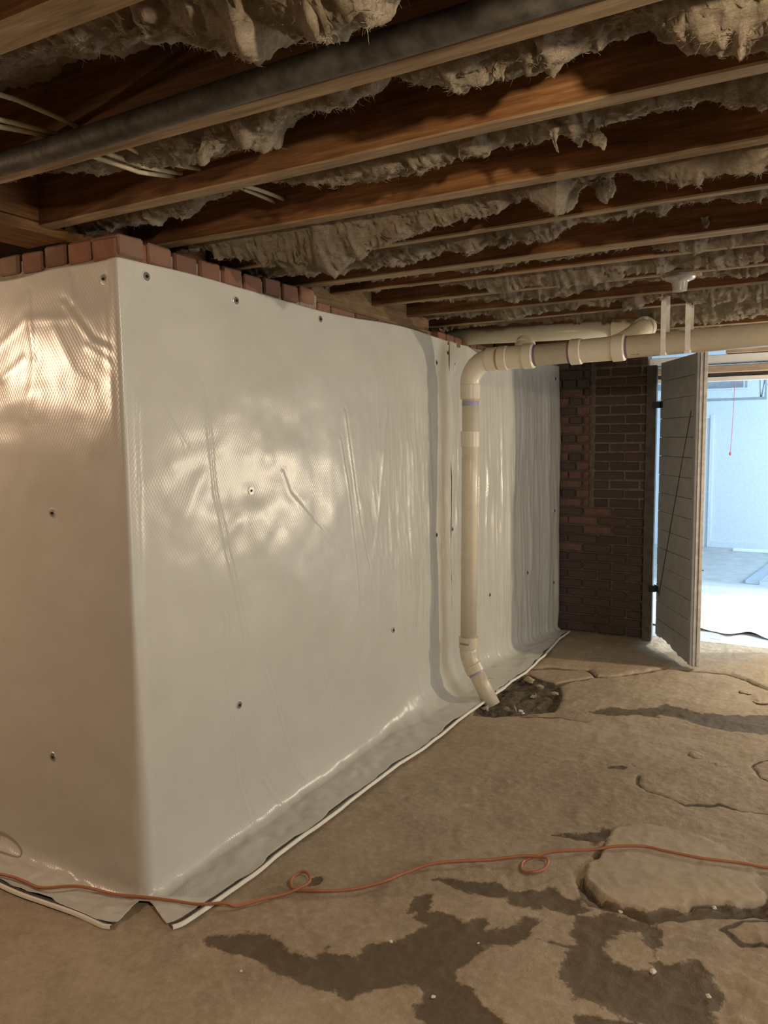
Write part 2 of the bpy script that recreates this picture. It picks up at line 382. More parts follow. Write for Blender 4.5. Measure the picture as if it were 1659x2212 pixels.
# ------------------------------------------------------------ measured outlines, in metres
BAYS = {0:[(0.443,2.156),(0.558,2.135),(0.665,2.112),(0.677,2.091),(0.694,2.113),(0.754,2.106),(0.818,2.102),(0.847,2.084),(0.896,2.074),(0.943,2.054),(0.997,2.034),(1.014,2.016),(1.027,2.005),(1.042,2.016),(1.046,2.038),(1.059,2.053),(1.076,2.049),(1.092,2.027),(1.108,2.022),(1.156,2.017),(1.186,2.012),(1.224,2.018),(1.246,2.033),(1.275,2.043),(1.368,2.042)],1:[(0.006,2.143),(0.211,2.109),(0.226,2.096),(0.252,2.109),(0.308,2.117),(0.398,2.09),(0.442,2.093),(0.506,2.094),(0.582,2.087),(0.661,2.096),(0.686,2.086),(0.697,2.061),(0.722,2.061),(0.733,2.082),(0.754,2.094),(0.82,2.097),(0.843,2.11),(0.91,2.101),(0.975,2.103),(1.017,2.106),(1.048,2.124),(1.077,2.116),(1.116,2.097),(1.154,2.088),(1.209,2.081),(1.245,2.076),(1.279,2.082),(1.322,2.091),(1.334,2.077),(1.35,2.1),(1.363,2.073),(1.371,2.072),(1.379,2.085),(1.425,2.104),(1.478,2.11),(1.514,2.113),(1.55,2.093),(1.578,2.067),(1.599,2.055),(1.626,2.045),(1.665,2.043),(1.702,2.03),(1.728,2.018)],2:[(-0.253,2.089),(0.047,2.088),(0.262,2.095),(0.396,2.123),(0.489,2.119),(0.608,2.103),(0.692,2.078),(0.774,2.078),(0.865,2.071),(0.927,2.076),(1.0,2.084),(1.069,2.087),(1.136,2.095),(1.179,2.106),(1.232,2.103),(1.262,2.09),(1.293,2.091),(1.315,2.077),(1.327,2.072),(1.342,2.088),(1.37,2.106),(1.445,2.098),(1.481,2.096),(1.507,2.1),(1.559,2.102),(1.609,2.09),(1.642,2.076),(1.689,2.064),(1.735,2.057)],3:[(-0.324,2.096),(-0.105,2.093),(-0.001,2.087),(0.057,2.053),(0.21,2.011),(0.284,1.994),(0.39,1.974),(0.442,1.982),(0.467,1.939),(0.489,1.97),(0.526,1.99),(0.592,2.003),(0.671,2.019),(0.732,2.02),(0.755,2.043),(0.836,2.045),(0.92,2.045),(0.989,2.057),(1.015,2.062),(1.042,2.088),(1.093,2.089),(1.131,2.05),(1.157,2.032),(1.2,2.011),(1.215,2.049),(1.235,2.078),(1.299,2.089),(1.356,2.094),(1.412,2.071),(1.466,2.043),(1.519,2.032),(1.549,2.038),(1.58,2.04),(1.676,2.034),(1.733,2.029)],4:[(-0.206,2.082),(0.224,2.051),(0.473,2.051),(0.598,2.059),(0.667,2.076),(0.768,2.053),(0.816,2.047),(0.848,2.068),(0.973,2.049),(1.047,2.053),(1.091,2.067),(1.133,2.085),(1.217,2.087),(1.349,2.092),(1.474,2.101),(1.593,2.095),(1.728,2.097)],5:[(-0.056,2.097),(0.449,2.098),(0.645,2.08),(0.775,2.087),(0.952,2.091),(1.119,2.09),(1.214,2.103),(1.275,2.114),(1.321,2.08),(1.41,2.061),(1.51,2.064),(1.645,2.061),(1.725,2.057)],6:[(0.058,2.102),(0.375,2.104),(0.502,2.071),(0.625,2.049),(0.763,2.044),(0.857,2.043),(0.985,2.03),(1.125,2.041),(1.159,2.063),(1.274,2.061),(1.401,2.061),(1.463,2.039),(1.523,2.045),(1.638,2.047),(1.724,2.039)],7:[(-0.149,2.112),(0.35,2.083),(0.576,2.055),(0.789,2.061),(0.99,2.087),(1.086,2.089),(1.27,2.078),(1.358,2.072),(1.461,2.07),(1.624,2.059),(1.72,2.059)],8:[(-0.076,2.086),(0.321,2.071),(0.469,2.047),(0.682,2.062),(0.905,2.063),(0.969,2.083),(1.075,2.026),(1.116,2.058),(1.216,2.079),(1.315,2.029),(1.43,2.028),(1.61,2.037),(1.717,2.03)],9:[(-0.124,2.075),(0.302,2.08),(0.691,2.072),(0.977,2.076),(1.047,2.037),(1.138,1.998),(1.247,2.002),(1.375,1.999),(1.477,2.028),(1.595,2.026),(1.714,2.028)]}
STAINS_AND_GAPS = {'A':[(0.277,-0.02),(0.337,0.012),(0.408,0.033),(0.472,0.048),(0.532,0.034),(0.586,0.037),(0.622,0.078),(0.678,0.112),(0.725,0.11),(0.727,0.16),(0.757,0.188),(0.771,0.218),(0.798,0.256),(0.816,0.327),(0.779,0.371),(0.743,0.352),(0.719,0.393),(0.724,0.432),(0.77,0.456),(0.8,0.444),(0.817,0.391),(0.864,0.39),(0.931,0.375),(0.945,0.415),(0.972,0.442),(0.995,0.421),(0.994,0.384),(1.042,0.434),(1.065,0.491),(1.101,0.515),(1.127,0.503),(1.118,0.462),(1.125,0.418),(1.088,0.363),(1.083,0.338),(1.001,0.294),(0.986,0.264),(0.987,0.21),(1.02,0.166),(1.062,0.111),(1.125,0.098),(1.191,0.068),(1.253,0.023),(1.058,-0.081),(0.975,-0.026),(0.952,0.006),(0.921,0.083),(0.868,0.065),(0.839,0.04),(0.826,0.013),(0.769,-0.036),(0.697,-0.036),(0.626,-0.043),(0.543,-0.057),(0.463,-0.057),(0.385,-0.044),(0.298,-0.044)],'B':[(0.725,0.549),(0.804,0.581),(0.876,0.604),(0.948,0.627),(1.001,0.612),(1.091,0.667),(1.146,0.66),(1.205,0.663),(1.251,0.62),(1.213,0.574),(1.163,0.574),(1.115,0.588),(1.069,0.545),(1.013,0.534),(0.988,0.562),(0.931,0.546),(0.85,0.532),(0.781,0.539)],'C':[(1.228,0.57),(1.288,0.614),(1.354,0.624),(1.424,0.648),(1.455,0.616),(1.444,0.563),(1.462,0.527),(1.476,0.48),(1.549,0.519),(1.593,0.501),(1.627,0.44),(1.643,0.231),(1.483,0.224),(1.43,0.242),(1.371,0.247),(1.284,0.238),(1.245,0.286),(1.216,0.342),(1.217,0.409),(1.129,0.408),(1.239,0.45),(1.227,0.495)],'D':[(1.32,0.167),(1.406,0.221),(1.46,0.232),(1.542,0.193),(1.342,0.086)],'F':[(1.021,1.013),(1.109,1.067),(1.14,1.113),(1.199,1.151),(1.204,1.054),(1.189,1.011),(1.135,1.029),(1.073,1.011)],'E':[(0.816,2.297),(0.89,2.437),(1.023,2.464),(1.156,2.604),(1.229,2.609),(1.344,2.566),(1.488,2.602),(1.654,2.687),(1.747,2.416),(1.478,2.377),(1.404,2.373),(1.231,2.441),(1.04,2.374),(0.852,2.278)],'S':[(0.38,0.374),(0.402,0.397),(0.432,0.371),(0.434,0.336),(0.408,0.334)],'G':[(1.063,1.692),(1.096,1.725),(1.141,1.717),(1.127,1.672),(1.09,1.658)],'W':[(1.168,0.803),(1.2,1.034),(1.202,1.138),(1.223,1.156),(1.221,0.942),(1.195,0.802),(1.262,0.693),(1.362,0.687),(1.5,0.76),(1.699,0.896),(1.723,0.883),(1.725,0.845),(1.507,0.705),(1.373,0.633),(1.266,0.615),(1.192,0.684)]}  # W follows the dark slab gap, G a small hole, coloured like damp
CLEAR = [(1.321, 0.498), (1.359, 0.565), (1.403, 0.576), (1.418, 0.527), (1.454, 0.501), (1.46, 0.43), (1.416, 0.406), (1.328, 0.434)]
HOLE = [(0.276, 1.984), (0.23, 2.319), (0.232, 2.598), (0.251, 2.759), (0.321, 2.826), (0.446, 2.755), (0.564, 2.688), (0.643, 2.493), (0.673, 2.224), (0.524, 2.11), (0.396, 2.0)]
SLAB = [(1.22, 1.174), (1.2, 1.125), (1.204, 1.019), (1.21, 0.954), (1.179, 0.855), (1.175, 0.807), (1.195, 0.757), (1.253, 0.702), (1.279, 0.683), (1.361, 0.692), (1.41, 0.686), (1.432, 0.716), (1.5, 0.765), (1.509, 0.796), (1.61, 0.857), (1.624, 0.843), (1.699, 0.896), (1.712, 0.944), (1.686, 1.016), (1.691, 1.063), (1.675, 1.101), (1.644, 1.148), (1.566, 1.208), (1.437, 1.249), (1.308, 1.239)]
CRACKS = [[(0.308,2.948),(0.378,3.016),(0.625,3.085),(0.712,2.96),(0.831,3.051),(0.968,3.204),(0.987,3.256),(1.059,3.325),(1.219,3.351),(1.376,3.377),(1.483,3.328),(1.589,3.206),(1.734,3.081)],[(1.199,1.648),(1.203,1.575),(1.261,1.511),(1.335,1.495),(1.409,1.463),(1.52,1.534),(1.605,1.514),(1.762,1.564)],[(1.751,2.175),(1.644,2.036),(1.62,1.97),(1.653,1.858),(1.758,1.815)],[(0.549,2.681),(0.591,2.779),(0.712,2.96)],[(0.447,2.056),(0.686,2.163),(0.854,2.162)],[(1.726,0.82),(1.655,0.77),(1.61,0.698),(1.662,0.656),(1.732,0.67)],[(1.006,1.005),(1.07,1.02),(1.135,1.029)],[(1.221,0.942),(1.188,0.768),(1.268,0.669),(1.409,0.653),(1.53,0.729),(1.724,0.87)]]
CORD = [(-0.628,-0.17),(-0.519,-0.143),(-0.461,-0.133),(-0.403,-0.132),(-0.326,-0.129),(-0.255,-0.081),(-0.194,-0.059),(-0.086,-0.042),(0.018,-0.006),(0.093,0.017),(0.17,0.037),(0.208,0.057),(0.253,0.091),(0.295,0.129),(0.332,0.187),(0.378,0.247),(0.405,0.285),(0.408,0.318),(0.387,0.34),(0.36,0.341),(0.348,0.319),(0.354,0.287),(0.376,0.269),(0.413,0.274),(0.472,0.305),(0.556,0.367),(0.619,0.438),(0.65,0.511),(0.698,0.587),(0.771,0.654),(0.878,0.727),(0.96,0.776),(1.01,0.799),(1.048,0.799),(1.065,0.773),(1.063,0.735),(1.041,0.702),(1.014,0.7),(0.99,0.721),(0.983,0.762),(1.0,0.807),(1.047,0.865),(1.136,0.929),(1.212,0.979),(1.319,1.038),(1.388,1.044),(1.499,1.052),(1.605,1.076),(1.714,1.108),(1.851,1.149)]
SCR_B = [(2.872, 0.452), (3.404, 0.515), (3.84, 1.866), (3.829, 0.913), (3.833, 0.381)]

# ================================================================= SETTING
# ---- floor: height field with cracks, lifted slab, hole and damp marks
def seg_dist(px, py, poly, closed=False):
    d = np.full(px.shape, 1e9); n = len(poly)
    for i in range(n if closed else n-1):
        ax, ay = poly[i]; bx, by = poly[(i+1) % n]
        vx, vy = bx-ax, by-ay; L = vx*vx+vy*vy+1e-12
        t = np.clip(((px-ax)*vx+(py-ay)*vy)/L, 0, 1)
        d = np.minimum(d, np.hypot(px-ax-t*vx, py-ay-t*vy))
    return d
def inside(px, py, poly):
    r = np.zeros(px.shape, bool); n = len(poly)
    for i in range(n):
        ax, ay = poly[i]; bx, by = poly[(i+1) % n]
        c = ((ay > py) != (by > py)) & (px < (bx-ax)*(py-ay)/(by-ay+1e-12)+ax)
        r ^= c
    return r
def sdf(px, py, poly):
    d = seg_dist(px, py, poly, True); return np.where(inside(px, py, poly), d, -d)

xs = np.concatenate([np.arange(-2.8, -0.7, 0.10), np.arange(-0.7, 2.0, 0.0075), np.arange(2.0, 5.3, 0.15)])
ys = np.concatenate([np.arange(-4.2, -0.35, 0.12), np.arange(-0.35, 1.9, 0.0075), np.arange(1.9, 4.05, 0.012), [4.06]])
X, Y = np.meshgrid(xs, ys, indexing='ij')
jx = X+0.012*fbm(X*14, Y*14, 0, 3, 3); jy = Y+0.012*fbm(X*14, Y*14, 5, 4, 3)
slab_d = sdf(X+0.014*fbm(X*22, Y*22, 0, 8, 3), Y+0.014*fbm(X*22, Y*22, 3, 9, 3), SLAB)
slab = sst(-0.003, 0.006, slab_d)
Z = 0.010*fbm(X*1.3, Y*1.3, 0, 5, 3)-0.004
rgh = 0.35+0.65*sst(-0.1, 0.5, fbm(X*2.0, Y*2.0, 2, 6, 3)+0.5*sst(0.4, 1.0, X))
Z += 0.0045*ridge(X*9, Y*11, 0, 11, 3)*rgh
Z += 0.0026*fbm(X*38, Y*45, 0, 12, 3)*rgh
# broken ground right of the slab
brk = sst(1.45, 1.75, X)*sst(0.95, 0.6, Y)
Z += 0.012*brk*ridge(X*11, Y*11, 3, 14, 3)
Z = Z*(1-slab)+slab*(0.0075-0.006*sst(0.95, 1.2, Y)+0.0030*fbm(X*5, Y*5, 0, 21, 3)+0.0022*ridge(X*13, Y*17, 0, 23, 3)+0.0014*vn(X*40, Y*40, 0, 22))
dirt = np.zeros(X.shape)
for k, cr in enumerate(CRACKS):
    d = seg_dist(jx, jy, cr)
    wdt = [0.021, 0.011, 0.010, 0.018, 0.010, 0.011, 0.009, 0.016][k]; dep = [0.022, 0.008, 0.007, 0.015, 0.008, 0.008, 0.008, 0.030][k]
    vw = wdt*(0.65+0.7*np.clip(fbm(X*6, Y*6, k, 31, 2)+0.5, 0, 1))
    g = np.exp(-(d/vw)**2)*(1-slab)
    Z -= dep*g; dirt = np.maximum(dirt, g*0.85)
# trench along the near and left border of the lifted slab
tr = np.exp(-((slab_d+0.013)/(0.009+0.007*np.clip(0.5+fbm(X*9, Y*9, 0, 24, 2), 0, 1)))**2)*(slab_d < 0)*sst(1.05, 0.85, Y)
tr = tr*(0.45+0.75*sst(1.45, 1.62, X)); Z -= 0.020*tr; dirt = np.maximum(dirt, tr*0.9)
h = sdf(jx, jy, HOLE); hm = sst(-0.01, 0.05, h)
Z = Z*(1-hm)+hm*(-0.035+0.016*ridge(X*12, Y*12, 7, 41, 3)); dirt = np.maximum(dirt, sst(-0.012, 0.03, h))
wet = np.zeros(X.shape)
for k, p in STAINS_AND_GAPS.items():
    s_ = sdf(X+0.02*vn(X*18, Y*18, 1, 51), Y+0.02*vn(X*18, Y*18, 2, 52), p)
    wd = 0.035 if k not in 'GSW' else 0.014
    wet = np.maximum(wet, np.clip(0.5+s_/wd*0.5, 0, 1))
cl = sdf(X, Y, CLEAR); wet = np.minimum(wet, np.clip(0.5-cl/0.05*0.5, 0, 1)); wet *= (1-slab)
Z -= 0.004*sst(0.4, 0.8, wet)
fl = grid_mesh('floor', np.stack([X, Y, Z], -1), M['floor'], smooth=True, attrs={'wet': wet, 'dirt': dirt, 'rough': rgh*(1-0.45*slab), 'slab': slab})
structure(fl, 'old cracked concrete floor with damp patches and a lifted slab')

# ---- walls under the sheeting: rough masonry cores with real bricks where they show
def prism(name, poly, z0, z1, m, parent=None):
    n = len(poly); v = [(x, y, z0) for x, y in poly]+[(x, y, z1) for x, y in poly]
    f = [tuple(range(n-1, -1, -1)), tuple(range(n, 2*n))]+[(i, (i+1) % n, (i+1) % n+n, i+n) for i in range(n)]
    return pyd(name, v, f, m, parent)
wall_left = structure(prism('wall_left', [(-0.34, 0.012), (-0.012, 0.012), (-0.012, 2.6), (0.175, 3.95), (-0.34, 3.95)], -0.15, 1.985, M['mortar']), 'brick foundation wall behind the long white sheet')
wall_near = structure(prism('wall_near', [(-3.0, 0.012), (-0.34, 0.012), (-0.34, 0.34), (-3.0, 0.34)], -0.15, 1.985, M['mortar']), 'brick wall face left of the corner')
wall_right = structure(box('wall_right', 5.2, 5.4, -4.2, 4.1, -0.1, 2.4, M['block']))
wall_back = structure(box('wall_back', -3.0, 5.2, -4.3, -4.1, -0.1, 2.4, M['block']))
wall_side = structure(box('wall_side', -3.1, -2.9, -4.1, 4.2, -0.1, 2.4, M['block']))
_bm = {}
def brick_mesh(kind, lx, ly, lz, m):
    if (kind, m.name) in _bm: return _bm[(kind, m.name)]
    e = 0.006; v = []; r = random.Random(sum(ord(c_) for c_ in kind))
    for sz in (-1, 1):
        for (sx, sy) in ((-1, -1), (1, -1), (1, 1), (-1, 1)):
            x, y, z = sx*lx/2, sy*ly/2, sz*lz/2
            j = lambda: r.uniform(-0.0015, 0.0015)
            v += [(x-sx*e+j(), y+j(), z-sz*e+j()), (x+j(), y-sy*e+j(), z-sz*e+j()), (x-sx*e+j(), y-sy*e+j(), z+j())]
    hull = bpy.data.meshes.new('brick')
    import bmesh
    b = bmesh.new(); vs = [b.verts.new(p) for p in v]; bmesh.ops.convex_hull(b, input=vs); b.to_mesh(hull); b.free()
    hull.materials.append(m); _bm[(kind, m.name)] = hull; return hull
def brick(parent, c, size, kind, m, rz=0.0):
    vkey = kind+str(random.randint(0, 2))
    o = link('brick', brick_mesh(vkey, size[0], size[1], size[2], m), None, parent, loc=c)
    o.rotation_euler = (random.uniform(-.012, .012), random.uniform(-.012, .012), rz+random.uniform(-.01, .01)); return o
# top header course of the long wall, seen above the sheet
y = 0.004
tops = [2.056, 2.052, 2.047, 2.048, 2.050, 2.043, 2.052, 2.049]
i = 0
while y < 0.93:
    brick(wall_left, (-0.100, y+0.052, tops[i % 8]-0.030), (0.205, 0.100, 0.062), 'header', M['brick']); y += 0.1145; i += 1
box('mortar_pad', -0.2, -0.004, 0.925, 1.045, 1.97, 2.04, M['mortar'], wall_left, bevel=0.006)
y = 1.055
for L in (0.10, 0.20, 0.20, 0.20, 0.20, 0.15):
    brick(wall_left, (-0.055, y+L/2, 1.982+0.006*(L < 0.11)), (0.10, L-0.008, 0.060), 'st%d' % int(L*100), M['brick']); y += L+0.002
for k in range(6):
    brick(wall_left, (-0.100, 2.27+k*0.113, 2.0-0.003*k), (0.205, 0.100, 0.062), 'header', M['brick'])
box('mortar_bed', -0.20, -0.010, 0.008, 0.93, 1.975, 2.034, M['mortar'], wall_left)
box('mortar_bed', -0.34, -0.010, 0.010, 0.20, 1.975, 2.028, M['mortar'], wall_left)
box('mortar_bed', -2.9, -0.34, 0.010, 0.20, 1.975, 2.028, M['mortar'], wall_near)
# left face: header ends and broken ones
for k, x in enumerate((-0.055, -0.163, -0.27, -0.38, -0.495, -0.61, -0.72, -0.83)):
    brick(wall_near if x < -.34 else wall_left, (x, 0.100, 2.018+0.003*(k % 3)), (0.096, 0.20, 0.062), 'hdl', M['brick'])
# second course just under, peeks out between sheet and top course
for k in range(9):
    brick(wall_near if k > 2 else wall_left, (-0.11-k*0.21, 0.058, 1.953), (0.20, 0.10, 0.058), 'stl', M['brick'])

# ---- far brick wall beside the doorway
YF = 3.93
wall_far = structure(pyd('wall_far', *box_v(-3.0, 0.80, YF+0.012, 4.10, -0.1, 2.32), M['mortar_dark']), 'dark greyish brick wall between the sheet and the plank door')
course = 0.0665; n_c = 32
random.seed(11)
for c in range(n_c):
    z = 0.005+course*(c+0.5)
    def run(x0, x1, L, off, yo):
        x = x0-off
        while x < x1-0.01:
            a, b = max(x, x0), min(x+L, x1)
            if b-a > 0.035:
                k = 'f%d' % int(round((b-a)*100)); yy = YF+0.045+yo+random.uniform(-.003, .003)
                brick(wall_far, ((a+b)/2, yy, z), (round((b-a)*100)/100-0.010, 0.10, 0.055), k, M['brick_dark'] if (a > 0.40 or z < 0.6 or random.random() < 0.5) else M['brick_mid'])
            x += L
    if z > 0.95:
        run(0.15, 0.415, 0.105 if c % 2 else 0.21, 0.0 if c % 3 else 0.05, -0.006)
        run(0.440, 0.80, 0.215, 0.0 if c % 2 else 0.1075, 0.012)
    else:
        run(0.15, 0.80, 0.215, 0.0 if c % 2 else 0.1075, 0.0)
wall_far2 = structure(box('wall_far_right', 1.95, 5.2, 3.95, 4.10, -0.1, 2.10, M['mortar_dark']), 'masonry on the right of the doorway')
# ---- door frame and header (setting)
jamb = structure(box('trim_1', 0.802, 0.868, 3.895, 3.955, 0.0, 1.93, M['jamb'], bevel=0.004), 'dark weathered door jamb')
hd = structure(box('trim_2', 0.62, 2.2, 3.99, 4.10, 1.868, 1.915, M['header'], bevel=0.003), 'bare wooden header over the doorway')
structure(box('trim_3', 0.80, 2.2, 4.0, 4.09, 1.925, 1.985, M['white_paint'], bevel=0.004), 'white painted rail over the doorway')
structure(box('trim_4', 0.80, 2.2, 4.05, 4.10, 1.812, 1.842, M['white_paint'], bevel=0.003), 'white door stop under the header')
structure(box('trim_5', 1.29, 2.2, 3.98, 4.09, 1.990, 2.055, M['header'], bevel=0.003), 'wooden blocking above the white rail')
structure(box('trim_6', 0.80, 2.2, 4.07, 4.12, 1.845, 1.866, M['jamb']), 'dark strip standing for the shadow gap in the header')  # dark colour stands in for shade between header and door stop

# ---- next room
nf = structure(pyd('floor_next_room', *box_v(-2.2, 5.2, 4.06, 9.1, -0.12, 0.0), M['next_floor']), 'bright concrete floor beyond the doorway')
structure(box('wall_next_far', -2.2, 5.2, 9.0, 9.15, -0.1, 2.5, M['white_paint']), 'white painted wall of the bright room')
structure(box('trim_7', 0.70, 0.745, 8.975, 9.0, 0.0, 1.70, M['white_paint'], bevel=0.004), 'upright panel moulding on the far white wall')
structure(box('trim_8', 0.745, 4.6, 8.975, 9.0, 0.0, 0.085, M['white_paint'], bevel=0.004), 'base rail on the far white wall')
structure(box('trim_9', 0.56, 0.70, 8.985, 9.0, 1.66, 1.70, M['white_paint'], bevel=0.004), 'short cap of the panel moulding')
structure(box('wall_next_left', -2.4, -2.2, 4.1, 9.1, -0.1, 2.5, M['white_paint']))
structure(box('wall_next_right', 5.2, 5.4, 4.1, 9.1, -0.1, 2.5, M['white_paint']))
structure(box('ceiling_next_room', -2.4, 5.4, 4.1, 9.1, 2.45, 2.6, M['white_paint']))
structure(box('wall_next_near', -2.4, 0.62, 4.10, 4.14, -0.1, 2.5, M['white_paint']))
structure(box('wall_next_top', -2.4, 5.4, 4.10, 4.14, 2.06, 2.5, M['white_paint']))
structure(box('wall_next_near_right', 2.2, 5.4, 4.10, 4.14, -0.1, 2.5, M['white_paint']))
structure(box('ceiling', -3.0, 5.2, -4.2, 4.1, 2.312, 2.34, M['deck']), 'dark board subfloor above the joists')

# ================================================================= JOISTS
def joist(y0, y1, z0, label, x0=-0.2, x1=5.2, z1=2.312):
    n = 60; v = []; f = []; ph = random.uniform(0, 9)
    for i in range(n+1):
        x = x0+(x1-x0)*(i/n)**1.3
        dz = 0.003*math.sin(x*1.7+ph); a = 0.0025*math.sin(x*5.3+ph*2); e = 0.004
        v += [(x, y0+a, z1), (x, y0+a, z0+dz+e), (x, y0+a+e, z0+dz), (x, y1+a-e, z0+dz), (x, y1+a, z0+dz+e), (x, y1+a, z1)]
    for i in range(n):
        for j in range(5):
            f.append((i*6+j, i*6+j+1, (i+1)*6+j+1, (i+1)*6+j))
        f.append((i*6+5, i*6, (i+1)*6, (i+1)*6+5))
    f.append((5, 4, 3, 2, 1, 0)); k = n*6; f.append(tuple(k+j for j in range(6)))
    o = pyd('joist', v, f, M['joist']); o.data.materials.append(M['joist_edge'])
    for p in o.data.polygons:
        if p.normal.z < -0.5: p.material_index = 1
    return tag(o, label, 'joist', 'ceiling joists')
JY = [(-0.83, -0.765), (-0.435, -0.385), (-0.102, -0.055), (0.250, 0.297), (0.620, 0.657), (1.010, 1.080), (1.243, 1.280), (1.602, 1.640), (1.972, 2.010), (2.372, 2.412), (2.832, 2.872), (3.23, 3.27), (3.62, 3.66)]
JL = ['thick brown joist end crossing the top left corner',
      'joist behind the black iron pipe, nearest full one to the viewer',
      'orange-brown joist lit along its lower face, next behind the iron pipe',
      'joist whose end meets the brick corner of the wrapped wall',
      'thin-edged joist over the second washer of the long sheet',
      'broad brown joist over the gap in the brick course, with a wool tuft on it',
      'narrow joist directly behind the broad one',
      'joist just in front of the porcelain lamp holder',
      'joist that the two pipe straps hang from',
      'joist just behind the strap tops over the drain pipe',
      'joist above the branch elbow of the drain pipes',
      'joist in the dark, second from the far brick wall',
      'joist in the dark, nearest the far brick wall']
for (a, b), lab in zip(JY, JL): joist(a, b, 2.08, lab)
# rim and sill timbers at the left
bm_ = tag(box('beam', -0.40, -0.20, -4.1, -0.03, 2.092, 2.31, M['beam'], bevel=0.005), 'rough brown beam at far left running over the brick wall end', 'beam')
box('nailing_strip', -0.385, -0.20, -4.1, 0.0, 2.058, 2.090, M['beam'], bm_, bevel=0.004)
rim = tag(box('rim_board', -0.255, -0.215, 0.0, 3.9, 2.06, 2.31, M['beam'], bevel=0.003), 'dark rim board behind the joist ends on the wall top', 'board')
sill = tag(box('sill_board', -0.10, -0.065, 1.10, 2.24, 2.013, 2.30, M['sill'], bevel=0.003), 'short grained blocking board standing on the wall top', 'board')
box('sill_plate', -0.21, -0.04, 1.06, 3.9, 2.008, 2.03, M['sill'], sill)

# black iron pipe strapped under the nearest joist
ip = empty('iron_pipe', 'black iron pipe running along the nearest joist at top left', 'pipe')
pp = [(-0.2+5.3*i/40.0, -0.452-0.012*(i/40.0), 2.083+0.016*min(1, i/12.0)+0.002*math.sin(i)) for i in range(41)]
tube('pipe_run', pp, 0.0245, M['iron'], ip, 24)
lathe_along('pipe_coupling', pp[38], pp[39], [(0, .0245), (0.002, .033), (0.06, .033), (0.064, .0245)], M['iron'], ip)

